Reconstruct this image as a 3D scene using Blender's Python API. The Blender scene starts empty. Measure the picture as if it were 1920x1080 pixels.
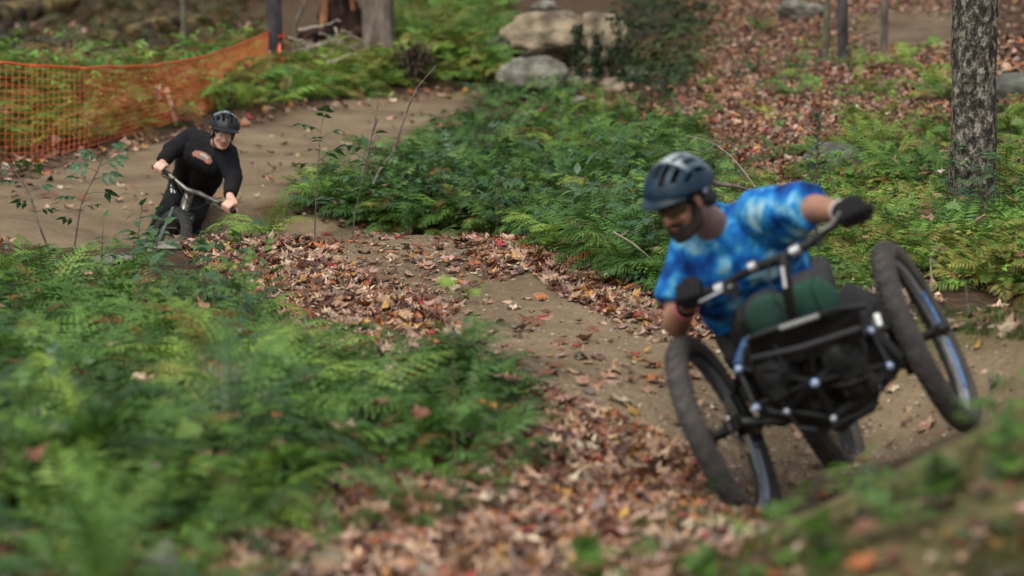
import bpy, bmesh, math, random
import numpy as np
from mathutils import Vector, Matrix, noise

random.seed(7); RNG = np.random.default_rng(7)
SC = bpy.context.scene
COL = SC.collection
R = math.radians

# ------------------------------------------------------------------ camera
CZ, PITCH, FPX = 1.8, R(8.0), 4533.0
cam_d = bpy.data.cameras.new('camera'); cam = bpy.data.objects.new('camera', cam_d); COL.objects.link(cam)
cam.location = (0, 0, CZ); cam.rotation_euler = (R(90) - PITCH, 0, 0)
cam_d.lens = 85; cam_d.sensor_width = 36; cam_d.clip_start = .05; cam_d.clip_end = 400
cam_d.dof.use_dof = True; cam_d.dof.focus_distance = 12.7; cam_d.dof.aperture_fstop = 2.1
SC.camera = cam

# ------------------------------------------------------------------ sky, sun, exposure
SUN_EL, SUN_AZ = R(58), R(205)            # soft light from above and behind the camera's left shoulder
world = bpy.data.worlds.new('World'); SC.world = world; world.use_nodes = True
nt = world.node_tree; nt.nodes.clear()
sky = nt.nodes.new('ShaderNodeTexSky'); sky.sky_type = 'NISHITA'; sky.sun_disc = False
sky.sun_elevation = SUN_EL; sky.sun_rotation = SUN_AZ; sky.dust_density = 3.0; sky.air_density = 1.0; sky.ozone_density = .6
hs = nt.nodes.new('ShaderNodeHueSaturation'); hs.inputs['Saturation'].default_value = .14
bgn = nt.nodes.new('ShaderNodeBackground'); bgn.inputs['Strength'].default_value = .135
wo = nt.nodes.new('ShaderNodeOutputWorld')
nt.links.new(sky.outputs[0], hs.inputs['Color']); nt.links.new(hs.outputs[0], bgn.inputs[0]); nt.links.new(bgn.outputs[0], wo.inputs[0])
sd = bpy.data.lights.new('sun', 'SUN'); sun = bpy.data.objects.new('sun', sd); COL.objects.link(sun)
sd.energy = 1.1; sd.angle = R(32); sd.color = (1.0, .955, .87)
sdir = Vector((math.sin(SUN_AZ) * math.cos(SUN_EL), math.cos(SUN_AZ) * math.cos(SUN_EL), math.sin(SUN_EL)))
sun.rotation_euler = sdir.to_track_quat('Z', 'Y').to_euler()
SC.view_settings.view_transform = 'Standard'; SC.view_settings.look = 'None'
SC.view_settings.exposure = 0.92; SC.view_settings.gamma = 1.0; SC.view_settings.use_curve_mapping = False
SC.render.engine = 'CYCLES'
SC.cycles.max_bounces = 5; SC.cycles.diffuse_bounces = 3; SC.cycles.transmission_bounces = 3
SC.cycles.glossy_bounces = 2; SC.cycles.caustics_reflective = False; SC.cycles.caustics_refractive = False

# ------------------------------------------------------------------ places
CP, SP = math.cos(PITCH), math.sin(PITCH)
def P(px, py, D):
    """the point of the place seen along a sight line at distance D"""
    xc = (px - 960) / FPX * D; yc = (540 - py) / FPX * D
    return Vector((xc, D * CP + yc * SP, CZ - D * SP + yc * CP))

# visible ground: sight line + distance; hidden ground: plain coordinates
GP = [(0,1080,5.6),(300,1065,6.0),(620,1065,6.1),(900,1075,6.1),(1200,1080,5.9),(1320,1075,5.4),(1480,995,5.45),(1590,935,5.45),
      (1700,880,5.5),(1800,825,5.6),(1920,752,5.8),(2100,660,6.2),(1900,1080,4.5),(1500,1080,4.8),
      (0,800,7.8),(300,800,8.1),(560,900,7.0),(900,900,7.4),(1250,900,7.9),(600,740,8.8),(0,620,10.2),(300,620,10.3),
      (1000,740,8.8),(1240,760,8.9),(850,640,9.8),(1050,640,9.9),(600,600,10.8),(850,540,11.7),(1000,520,12.0),
      (350,455,13.3),(500,446,13.5),(700,443,13.6),(900,446,13.5),(980,462,13.1),(1080,510,12.0),(1230,565,11.0),(1240,640,10.0),
      (1400,620,10.3),(1650,800,9.1),(1500,700,9.5),(1700,700,9.3),(1860,720,8.7),(1900,655,8.8),(1900,597,9.15),(1700,570,10.4),(1960,575,10.4),(2050,600,8.9),
      (0,490,12.6),(180,495,12.7),(300,480,12.9),(-200,500,12.4),
      (0,440,15.2),(150,430,16.0),(100,340,18.4),(0,320,19.0),(450,330,18.8),(300,290,20.0),(620,250,22.2),(480,400,16.6),(850,185,26.0),(560,190,24.2),
      (60,300,19.6),(500,150,26.0),(340,110,29),(0,60,32),(500,40,34),(700,105,27.5),(750,20,36),
      (700,320,19),(1000,300,19.5),(1200,440,14.4),(1000,210,24),(1100,150,26.6),(1040,105,27.6),(1300,210,22),(1500,200,21.5),(1560,120,25.5),
      (1550,10,33),(1300,40,32),(1700,300,16.2),(1825,395,13.4),(1700,470,11.9),(1640,550,10.7),(1420,470,12.6),(1900,300,16),(1900,60,28),(2200,300,16)]
ctrl = [P(*g) for g in GP]
ctrl = [(v.x, v.y, v.z) for v in ctrl]
ctrl += [(0.85,7.62,-.03),(1.42,7.65,.20),(1.1,7.8,.03),(.75,7.0,.12),(1.3,6.6,.30),(1.25,8.5,.0),(1.6,6.9,.36),
         (-2.2,14.8,-.12),(-1.6,16.0,-.20),(-2.2,16.1,-.18),(-.8,14.8,-.10),(.2,14.9,-.05),(.6,14.0,.05),(-1.0,16.3,-.1),(-2.9,15.6,-.02),
         (0,0,.3),(-5,0,.6),(5,0,.8),(-6,8,.7),(-9,15,1.0),(6,8,1.3),(7,15,1.6),(-9,24,1.6),(9,25,2.4),
         (0,44,2.4),(-16,44,3.2),(16,44,4.0),(0,70,9.5),(-40,70,11),(40,70,13),(0,130,30),(-90,130,32),(90,130,34),(-40,20,7),(40,20,9),(-30,-15,2),(30,-15,3)]
ctrl = np.array(ctrl)
def _tps(a, b):
    d2 = ((a[:, None, :2] - b[None, :, :2]) ** 2).sum(2)
    return .5 * d2 * np.log(d2 + 1e-9)
_n = len(ctrl); _A = np.zeros((_n + 3, _n + 3)); _A[:_n, :_n] = _tps(ctrl, ctrl) + np.eye(_n) * .02
_A[:_n, _n] = 1; _A[:_n, _n + 1:] = ctrl[:, :2]; _A[_n:, :_n] = _A[:_n, _n:].T
_w = np.linalg.solve(_A, np.concatenate([ctrl[:, 2], [0, 0, 0]]))
def H0(x, y):
    q = np.stack([x, y], 1); out = np.empty(len(x))
    for i in range(0, len(x), 20000):
        s = q[i:i + 20000]
        out[i:i + 20000] = _tps(s, ctrl) @ _w[:_n] + _w[_n] + s @ _w[_n + 1:]
    return out
def vnoise(x, y, seed=0):
    xi = np.floor(x).astype(np.int64); yi = np.floor(y).astype(np.int64); fx = x - xi; fy = y - yi
    def h(a, b):
        n = (a * 374761393 + b * 668265263 + seed * 974711) & 0x7fffffff
        n = ((n ^ (n >> 13)) * 1274126177) & 0x7fffffff
        return ((n ^ (n >> 16)) & 0xffff) / 65535.
    u = fx * fx * (3 - 2 * fx); v = fy * fy * (3 - 2 * fy)
    return (h(xi, yi) * (1 - u) + h(xi + 1, yi) * u) * (1 - v) + (h(xi, yi + 1) * (1 - u) + h(xi + 1, yi + 1) * u) * v
def fbm(x, y, o=4, seed=0):
    s = 0; a = .5
    for k in range(o): s = s + a * (vnoise(x, y, seed + k) - .5); x = x * 2.03; y = y * 2.03; a *= .5
    return s

def axis(lo, hi, flo, fhi, step, grow):
    a = list(np.arange(flo, fhi, step)); s = step; v = a[-1]
    while v < hi: s *= grow; v += s; a.append(v)
    s = step; v = a[0]; pre = []
    while v > lo: s *= grow; v -= s; pre.append(v)
    return np.array(pre[::-1] + a)
XS = axis(-90, 90, -3.6, 3.4, .042, 1.065); YS = axis(-20, 140, 4.2, 17.5, .046, 1.024)
# --- a table of heights for fast look-ups
def make_table(f):
    X, Y = np.meshgrid(XS, YS); return f(X.ravel(), Y.ravel()).reshape(X.shape)
Z0 = make_table(H0)
def lut(T, x, y):
    x = np.clip(x, XS[0] + 1e-6, XS[-1] - 1e-6); y = np.clip(y, YS[0] + 1e-6, YS[-1] - 1e-6)
    i = np.searchsorted(XS, x) - 1; j = np.searchsorted(YS, y) - 1
    u = (x - XS[i]) / (XS[i + 1] - XS[i]); v = (y - YS[j]) / (YS[j + 1] - YS[j])
    return (T[j, i] * (1 - u) + T[j, i + 1] * u) * (1 - v) + (T[j + 1, i] * (1 - u) + T[j + 1, i + 1] * u) * v
DS = np.geomspace(4.2, 90, 420)
def hit(px, py, T):
    """where sight lines meet the ground: arrays x, y, z, D (nan when they meet none)"""
    px = np.asarray(px, float); py = np.asarray(py, float)
    ox = (px - 960) / FPX; oy = (540 - py) / FPX
    X = ox[:, None] * DS; Y = DS * CP + oy[:, None] * DS * SP; Z = CZ - DS * SP + oy[:, None] * DS * CP
    below = Z < lut(T, X.ravel(), Y.ravel()).reshape(X.shape)
    k = np.argmax(below, 1); ok = below.any(1) & (k > 0); k = np.maximum(k, 1)
    r = np.arange(len(px))
    g1 = Z[r, k] - lut(T, X[r, k], Y[r, k]); g0 = Z[r, k - 1] - lut(T, X[r, k - 1], Y[r, k - 1])
    t = g0 / (g0 - g1 + 1e-12); D = DS[k - 1] + t * (DS[k] - DS[k - 1]); D[~ok] = np.nan
    x = ox * D; y = D * CP + oy * D * SP
    return x, y, lut(T, np.nan_to_num(x), np.nan_to_num(y)), D
def G0(pts): x, y, z, D = hit([p[0] for p in pts], [p[1] for p in pts], Z0); return list(zip(x, y))
def inside(poly, x, y):
    c = np.zeros(len(x), bool); n = len(poly)
    for i in range(n):
        x0, y0 = poly[i]; x1, y1 = poly[(i + 1) % n]
        if y0 == y1: continue
        c ^= ((y0 > y) != (y1 > y)) & (x < (x1 - x0) * (y - y0) / (y1 - y0) + x0)
    return c
def edge_dist(poly, x, y):
    d = np.full(len(x), 1e9); n = len(poly)
    for i in range(n):
        a = np.array(poly[i]); b = np.array(poly[(i + 1) % n]); ab = b - a; L = (ab ** 2).sum() + 1e-9
        t = np.clip(((x - a[0]) * ab[0] + (y - a[1]) * ab[1]) / L, 0, 1)
        d = np.minimum(d, np.hypot(x - a[0] - t * ab[0], y - a[1] - t * ab[1]))
    return np.where(inside(poly, x, y), d, -d)

near_trail = G0([(430,452),(560,520),(700,590),(830,650),(960,720),(1090,770),(1250,840),(1380,905),(1440,960)]) + \
             [(.75,6.6),(1.5,6.3),(2.6,6.2),(4.5,7.0)] + G0([(1980,640)]) + G0([(1800,640),(1650,630),(1450,620),(1240,585),(1120,530),(1040,490),(985,462)]) + \
             [(.25,13.9),(-.3,14.8),(-.6,16.2),(-1.4,16.6),(-2.6,16.0),(-2.3,14.6),(-1.75,13.7)]
far_trail = [(-1.0,15.6)] + G0([(480,420),(520,370),(570,330),(690,310),(745,265),(800,230),(860,205),(905,172),(820,166),(700,178),(560,198),(500,235),(400,250),(330,262),(150,292),(0,345),(-300,370),(-300,450)]) + [(-4.2,15.2),(-3.0,14.6),(-2.3,14.9),(-1.9,15.4)]
def trail_d(x, y): return np.maximum(edge_dist(near_trail, x, y), edge_dist(far_trail, x, y)) + .16 * fbm(x * 3, y * 3, 3, 5)
TD = make_table(trail_d)
SOIL = np.clip(.5 - TD / .3, 0, 1)
def relief(x, y):
    soil = lut(SOIL, x, y)
    return soil * (.07 * fbm(x * 1.7, y * 1.7, 4, 1) + .035 * fbm(x * 7, y * 7, 3, 2)) + (1 - soil) * (.035 * fbm(x * 1.3, y * 1.3, 2, 9) + .022 * fbm(x * 8, y * 8, 4, 3))
def far_hills(x, y): return np.clip((np.hypot(x, y - 10) - 35) / 60, 0, 1) * 6 * fbm(x * .05, y * .05, 4, 8)
def ruts(x, y):
    t = lut(TD, x, y) + .10 * fbm(x * .8, y * .8, 2, 33)
    return -.013 * (np.exp(-((t - .42) / .035) ** 2) + np.exp(-((t - .56) / .03) ** 2)) * (np.clip(vnoise(x * 1.1, y * 1.1, 4) * 1.6, .2, 1))
ZT = Z0 + make_table(ruts) + make_table(relief) + make_table(far_hills)
def HZ(x, y): return float(lut(ZT, np.array([x]), np.array([y]))[0])
def G(px, py):
    x, y, z, D = hit([px], [py], ZT); return Vector((x[0], y[0], z[0]))
def Gd(px, py): return float(hit([px], [py], ZT)[3][0])
def on_ground(px, D):
    """ground point in the direction px at distance D"""
    v = P(px, 540, D); return Vector((v.x, v.y, HZ(v.x, v.y)))
def normal_at(x, y, e=.06):
    return Vector((-(HZ(x + e, y) - HZ(x - e, y)) / (2 * e), -(HZ(x, y + e) - HZ(x, y - e)) / (2 * e), 1)).normalized()

# ================================================================== helpers
def tag(o, label=None, cat=None, group=None, kind=None):
    if label: o['label'] = label
    if cat: o['category'] = cat
    if group: o['group'] = group
    if kind: o['kind'] = kind
    return o
def empty(name, loc=(0, 0, 0), label=None, cat=None, group=None):
    o = bpy.data.objects.new(name, None); COL.objects.link(o); o.location = loc; o.empty_display_size = .05
    return tag(o, label, cat, group)
def root_loc(parent):
    v = Vector((0, 0, 0))
    while parent is not None: v += Vector(parent.location); parent = parent.parent
    return v
def link(name, me, mat, parent=None, world=True, smooth=True):
    """mesh in world coordinates -> object whose origin is its thing's base"""
    o = bpy.data.objects.new(name, me); COL.objects.link(o)
    if mat is not None and not me.materials: me.materials.append(mat)
    if smooth and len(me.polygons): me.polygons.foreach_set('use_smooth', [True] * len(me.polygons))
    if parent is not None:
        if world: me.transform(Matrix.Translation(-root_loc(parent)))
        o.parent = parent
    return o
def rebase(o, loc):
    """a top-level one-mesh thing: put its origin at its base"""
    o.data.transform(Matrix.Translation(-Vector(loc))); o.location = loc; return o
def frame_of(d, up=Vector((0, 0, 1))):
    d = Vector(d).normalized(); a = up.cross(d)
    if a.length < 1e-3: a = Vector((1, 0, 0)).cross(d)
    a.normalize(); return a, d.cross(a)
class MB:
    def __init__(s): s.v = []; s.f = []
    def add(s, vs, fs):
        b = len(s.v); s.v += [tuple(v) for v in vs]; s.f += [tuple(b + i for i in f) for f in fs]; return s
    def tube(s, pts, r, n=8, caps=True, flat=1.0):
        pts = [Vector(p) for p in pts]; rr = r if isinstance(r, (list, tuple)) else [r] * len(pts); vs = []; fs = []
        a = None
        for i, p in enumerate(pts):
            d = (pts[min(i + 1, len(pts) - 1)] - pts[max(i - 1, 0)]).normalized()
            if a is None: a, b = frame_of(d)
            else:
                a = (a - d * a.dot(d)); a = a.normalized() if a.length > 1e-5 else frame_of(d)[0]; b = d.cross(a)
            for k in range(n):
                t = 2 * math.pi * k / n; vs.append(p + (a * math.cos(t) + b * math.sin(t) * flat) * rr[i])
        for i in range(len(pts) - 1):
            for k in range(n):
                k2 = (k + 1) % n; fs.append((i * n + k, i * n + k2, (i + 1) * n + k2, (i + 1) * n + k))
        if caps: fs.append(tuple(range(n))[::-1]); fs.append(tuple((len(pts) - 1) * n + k for k in range(n)))
        return s.add(vs, fs)
    def disc(s, c, axis, r, h, n=16):
        c = Vector(c); d = Vector(axis).normalized(); return s.tube([c - d * h / 2, c + d * h / 2], r, n)
    def box(s, c, size, M=None):
        c = Vector(c); x, y, z = [q / 2 for q in size]; vs = []
        for i in (-x, x):
            for j in (-y, y):
                for k in (-z, z):
                    v = Vector((i, j, k)); vs.append(c + (M @ v if M else v))
        return s.add(vs, [(0, 1, 3, 2), (4, 6, 7, 5), (0, 4, 5, 1), (2, 3, 7, 6), (0, 2, 6, 4), (1, 5, 7, 3)])
    def ellipsoid(s, c, r, M=None, nu=12, nv=8):
        c = Vector(c); vs = []; fs = []
        for j in range(nv + 1):
            th = math.pi * j / nv
            for i in range(nu):
                ph = 2 * math.pi * i / nu
                v = Vector((r[0] * math.sin(th) * math.cos(ph), r[1] * math.sin(th) * math.sin(ph), r[2] * math.cos(th)))
                vs.append(c + (M @ v if M else v))
        for j in range(nv):
            for i in range(nu):
                i2 = (i + 1) % nu; fs.append((j * nu + i, (j + 1) * nu + i, (j + 1) * nu + i2, j * nu + i2))
        return s.add(vs, fs)
    def ring(s, c, axis, Rm, prof, n=48):
        """closed profile (radial offset, axial offset) swept round a circle"""
        c = Vector(c); ax = Vector(axis).normalized(); a, b = frame_of(ax); vs = []; fs = []; m = len(prof)
        for i in range(n):
            t = 2 * math.pi * i / n; rd = a * math.cos(t) + b * math.sin(t)
            for (dr, da) in prof: vs.append(c + rd * (Rm + dr) + ax * da)
        for i in range(n):
            for j in range(m):
                fs.append((i * m + j, ((i + 1) % n) * m + j, ((i + 1) % n) * m + (j + 1) % m, i * m + (j + 1) % m))
        return s.add(vs, fs)
    def prism(s, poly, depth):
        """polygon of world points pushed along depth"""
        n = len(poly); poly = [Vector(p) for p in poly]; d = Vector(depth)
        return s.add(poly + [p + d for p in poly], [tuple(range(n)), tuple(range(n, 2 * n))[::-1]] + [(i, i + n, (i + 1) % n + n, (i + 1) % n) for i in range(n)])
    def mesh(s, name):
        me = bpy.data.meshes.new(name); me.from_pydata(s.v, [], s.f); me.update()
        bm = bmesh.new(); bm.from_mesh(me); bmesh.ops.recalc_face_normals(bm, faces=bm.faces); bm.to_mesh(me); bm.free(); return me
    def build(s, name, mat, parent=None, smooth=True): 
        o = link(name, s.mesh(name), mat, parent, True, smooth)
        if smooth:
            try: o.data.set_sharp_from_angle(angle=R(42))
            except Exception: pass
        return o
def raw_mesh(name, V, F, col=None):
    """V (n,3), F (m,3) triangles, col (n,3) linear colours -> mesh, fast"""
    me = bpy.data.meshes.new(name); n, m = len(V), len(F)
    me.vertices.add(n); me.vertices.foreach_set('co', np.asarray(V, np.float32).ravel())
    me.loops.add(m * 3); me.loops.foreach_set('vertex_index', np.asarray(F, np.int32).ravel())
    me.polygons.add(m); me.polygons.foreach_set('loop_start', np.arange(0, m * 3, 3, dtype=np.int32))
    try: me.polygons.foreach_set('loop_total', np.full(m, 3, np.int32))
    except Exception: pass
    if col is not None:
        a = me.attributes.new('tint', 'FLOAT_COLOR', 'POINT')
        a.data.foreach_set('color', np.concatenate([np.asarray(col, np.float32), np.ones((n, 1), np.float32)], 1).ravel())
    me.update(calc_edges=True); return me
def tris_of(mb):
    V = np.array(mb.v, float); F = []
    for f in mb.f:
        for i in range(1, len(f) - 1): F.append((f[0], f[i], f[i + 1]))
    return V, np.array(F)
def rotations(yaw, tilt=None, roll=None):
    c, s = np.cos(yaw), np.sin(yaw); z = np.zeros_like(c); o = np.ones_like(c)
    M = np.stack([np.stack([c, -s, z], 1), np.stack([s, c, z], 1), np.stack([z, z, o], 1)], 1)
    if tilt is not None:
        c, s = np.cos(tilt), np.sin(tilt); M = M @ np.stack([np.stack([o, z, z], 1), np.stack([z, c, -s], 1), np.stack([z, s, c], 1)], 1)
    if roll is not None:
        c, s = np.cos(roll), np.sin(roll); M = M @ np.stack([np.stack([c, z, s], 1), np.stack([z, o, z], 1), np.stack([-s, z, c], 1)], 1)
    return M
def scatter_mesh(name, templates, which, pos, M, scale, col):
    """many copies of small templates joined into one mesh (stuff)"""
    Vs = []; Fs = []; Cs = []; off = 0; which = np.asarray(which)
    for k, (V, F) in enumerate(templates):
        i = np.where(which == k)[0]
        if not len(i): continue
        W = np.einsum('nij,vj->nvi', M[i], V) * scale[i][:, None, None] + pos[i][:, None, :]
        nv = len(V); Vs.append(W.reshape(-1, 3)); Cs.append(np.repeat(col[i], nv, 0))
        Fs.append((F[None] + (np.arange(len(i)) * nv)[:, None, None]).reshape(-1, 3) + off); off += nv * len(i)
    return raw_mesh(name, np.concatenate(Vs), np.concatenate(Fs), np.concatenate(Cs))
def normals_arr(x, y, e=.05):
    gx = (lut(ZT, x + e, y) - lut(ZT, x - e, y)) / (2 * e); gy = (lut(ZT, x, y + e) - lut(ZT, x, y - e)) / (2 * e)
    n = np.stack([-gx, -gy, np.ones_like(gx)], 1); return n / np.linalg.norm(n, axis=1, keepdims=True)
def align(M, n):
    """tilt rotations so that local z follows the ground normals n"""
    z = np.array([0, 0, 1.]); v = np.cross(np.broadcast_to(z, n.shape), n); c = n[:, 2]
    K = np.zeros((len(n), 3, 3)); K[:, 0, 1] = -v[:, 2]; K[:, 0, 2] = v[:, 1]; K[:, 1, 0] = v[:, 2]; K[:, 1, 2] = -v[:, 0]; K[:, 2, 0] = -v[:, 1]; K[:, 2, 1] = v[:, 0]
    A = np.eye(3)[None] + K + K @ K / (1 + c)[:, None, None]; return A @ M
def in_patch(poly, n, rng=RNG):
    """n ground points evenly over a patch of ground outlined by sight lines"""
    xs = [p[0] for p in poly]; ys = [p[1] for p in poly]; X = []; Y = []
    while len(X) < n:
        px = rng.uniform(min(xs), max(xs), n * 2); py = rng.uniform(min(ys), max(ys), n * 2)
        k = inside(poly, px, py); X += list(px[k]); Y += list(py[k])
    x, y, z, D = hit(X[:n], Y[:n], ZT); ok = ~np.isnan(D) & (D < 80)
    return np.stack([x, y, z, D], 1)[ok]

# ================================================================== materials
def mat(name, base=(.5, .5, .5), rough=.7, metal=0.0, bump=None, spec=None, vary=None, tint=False, trans=0.0, rnd=None, coat=0):
    """base colour, optional noise variation vary=(colour, scale), bump=(scale, strength), rnd = list of colours picked per object"""
    m = bpy.data.materials.new(name); m.use_nodes = True; n = m.node_tree; b = n.nodes['Principled BSDF']
    b.inputs['Roughness'].default_value = rough; b.inputs['Metallic'].default_value = metal
    if spec is not None: b.inputs['Specular IOR Level'].default_value = spec
    if coat: b.inputs['Coat Weight'].default_value = coat
    tc = n.nodes.new('ShaderNodeTexCoord'); src = None
    if tint:
        a = n.nodes.new('ShaderNodeAttribute'); a.attribute_name = 'tint'; src = a.outputs['Color']
    elif rnd:
        oi = n.nodes.new('ShaderNodeObjectInfo'); r = n.nodes.new('ShaderNodeValToRGB'); n.links.new(oi.outputs['Random'], r.inputs[0])
        el = r.color_ramp.elements
        while len(el) < len(rnd): el.new(.5)
        for i, c in enumerate(rnd): el[i].position = i / (len(rnd) - 1); el[i].color = (*c, 1)
        src = r.outputs[0]
    if vary:
        nz = n.nodes.new('ShaderNodeTexNoise'); nz.inputs['Scale'].default_value = vary[1]; nz.inputs['Detail'].default_value = 5
        n.links.new(tc.outputs['Object'], nz.inputs['Vector'])
        cr = n.nodes.new('ShaderNodeValToRGB'); cr.color_ramp.elements[0].position = .38; cr.color_ramp.elements[1].position = .64
        n.links.new(nz.outputs[0], cr.inputs[0])
        mx = n.nodes.new('ShaderNodeMix'); mx.data_type = 'RGBA'; n.links.new(cr.outputs[0], mx.inputs['Factor'])
        if src is not None:
            mx.blend_type = 'MULTIPLY'; n.links.new(src, mx.inputs['A']); mx.inputs['B'].default_value = (*vary[0], 1)
        else:
            mx.inputs['A'].default_value = (*base, 1); mx.inputs['B'].default_value = (*vary[0], 1)
        src = mx.outputs['Result']
    if src is not None: n.links.new(src, b.inputs['Base Color'])
    else: b.inputs['Base Color'].default_value = (*base, 1)
    if bump:
        bz = n.nodes.new('ShaderNodeTexNoise'); bz.inputs['Scale'].default_value = bump[0]; bz.inputs['Detail'].default_value = 6
        n.links.new(tc.outputs['Object'], bz.inputs['Vector'])
        bp = n.nodes.new('ShaderNodeBump'); bp.inputs['Strength'].default_value = bump[1]; bp.inputs['Distance'].default_value = .02
        n.links.new(bz.outputs[0], bp.inputs['Height']); n.links.new(bp.outputs[0], b.inputs['Normal'])
    if trans:
        out = n.nodes['Material Output']; t = n.nodes.new('ShaderNodeBsdfTranslucent'); ms = n.nodes.new('ShaderNodeMixShader'); ms.inputs[0].default_value = trans
        if src is not None: n.links.new(src, t.inputs[0])
        else: t.inputs[0].default_value = (*base, 1)
        n.links.new(b.outputs[0], ms.inputs[1]); n.links.new(t.outputs[0], ms.inputs[2]); n.links.new(ms.outputs[0], out.inputs[0])
    return m

def ground_material(name):
    """trail dirt, dark woodland soil and moss, chosen by attributes laid on the ground mesh"""
    m = bpy.data.materials.new(name); m.use_nodes = True; n = m.node_tree; b = n.nodes['Principled BSDF']; b.inputs['Roughness'].default_value = .93
    b.inputs['Specular IOR Level'].default_value = .2
    g = n.nodes.new('ShaderNodeNewGeometry')
    def noise_(s, d=6, r=.55):
        z = n.nodes.new('ShaderNodeTexNoise'); z.inputs['Scale'].default_value = s; z.inputs['Detail'].default_value = d; z.inputs['Roughness'].default_value = r
        n.links.new(g.outputs['Position'], z.inputs['Vector']); return z.outputs[0]
    def ramp(src, stops):
        r = n.nodes.new('ShaderNodeValToRGB'); n.links.new(src, r.inputs[0]); el = r.color_ramp.elements
        while len(el) < len(stops): el.new(.5)
        for i, (p, c) in enumerate(stops): el[i].position = p; el[i].color = (*c, 1)
        return r.outputs[0]
    def mix(f, a, c, mode='MIX'):
        x = n.nodes.new('ShaderNodeMix'); x.data_type = 'RGBA'; x.blend_type = mode
        if isinstance(f, float): x.inputs['Factor'].default_value = f
        else: n.links.new(f, x.inputs['Factor'])
        n.links.new(a, x.inputs['A']); n.links.new(c, x.inputs['B']); return x.outputs['Result']
    big = noise_(1.6, 8, .62); fine = noise_(38, 7, .7); grit = noise_(170, 4, .7)
    dirt = ramp(big, [(.3, (.09, .064, .037)), (.5, (.155, .113, .067)), (.72, (.22, .165, .10))])
    dirt = mix(.55, dirt, ramp(fine, [(.35, (.45, .42, .40)), (.55, (1, 1, 1)), (.75, (1.3, 1.25, 1.2))]), 'MULTIPLY')
    dirt = mix(.3, dirt, ramp(grit, [(.3, (.5, .5, .5)), (.5, (1, 1, 1)), (.72, (1.7, 1.6, 1.5))]), 'MULTIPLY')
    soil = ramp(noise_(14, 7, .7), [(.32, (.012, .009, .006)), (.5, (.045, .026, .014)), (.62, (.09, .045, .022)), (.75, (.15, .085, .045))])
    moss = ramp(noise_(22, 6, .65), [(.3, (.035, .036, .010)), (.5, (.095, .088, .030)), (.7, (.18, .145, .065))])
    a1 = n.nodes.new('ShaderNodeAttribute'); a1.attribute_name = 'trail'
    a2 = n.nodes.new('ShaderNodeAttribute'); a2.attribute_name = 'moss'
    col = mix(a2.outputs['Fac'], mix(a1.outputs['Fac'], soil, dirt), moss)
    n.links.new(col, b.inputs['Base Color'])
    bp = n.nodes.new('ShaderNodeBump'); bp.inputs['Strength'].default_value = .6; bp.inputs['Distance'].default_value = .015
    n.links.new(fine, bp.inputs['Height'])
    bp2 = n.nodes.new('ShaderNodeBump'); bp2.inputs['Strength'].default_value = .4; bp2.inputs['Distance'].default_value = .006
    n.links.new(grit, bp2.inputs['Height']); n.links.new(bp.outputs[0], bp2.inputs['Normal']); n.links.new(bp2.outputs[0], b.inputs['Normal'])
    return m

M_ground = ground_material('woodland_ground')
M_leaf = mat('fallen_leaf_mixed', tint=True, rough=.62, vary=((.55, .5, .45), 45), trans=.12)
M_green = mat('green_leaf_mixed', tint=True, rough=.5, spec=.35, vary=((.5, .52, .45), 9), trans=.3)
def green(name, cols, rough=.5): return mat(name, rnd=cols, rough=rough, spec=.35, vary=((.5, .52, .45), 12), trans=.3)
M_fern = green('fern_green', [(.062, .145, .022), (.12, .235, .034), (.085, .185, .036), (.175, .28, .05)])
M_fern_yellow = green('fern_yellow_green', [(.20, .34, .05), (.27, .40, .06), (.15, .28, .05), (.30, .28, .06)])
M_fern_dark = green('fern_dark_green', [(.030, .08, .022), (.050, .115, .03), (.038, .10, .034)])
M_bramble = green('bramble_green', [(.035, .095, .038), (.07, .15, .065), (.035, .09, .032), (.11, .20, .055)], .42)
M_stem = mat('stem_brown', (.07, .045, .03), .7, vary=((.12, .08, .05), 30))
M_stemg = mat('stem_green', (.06, .10, .03), .6)
M_twig = mat('twig_bark', (.055, .04, .032), .85, vary=((.15, .12, .10), 25), bump=(60, .4))
M_grey_wood = mat('dead_wood', (.17, .135, .10), .85, vary=((.35, .29, .23), 9), bump=(30, .6))
M_rock = mat('granite', (.07, .066, .05), .95, vary=((.20, .185, .15), 5.5), bump=(22, 1.0))
M_rock_tan = mat('tan_granite', (.075, .056, .036), .95, vary=((.27, .215, .135), 4.5), bump=(16, 1.0))
M_rock_dark = mat('dark_mossy_stone', (.05, .05, .04), .9, vary=((.12, .13, .10), 5), bump=(16, .7))

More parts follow.
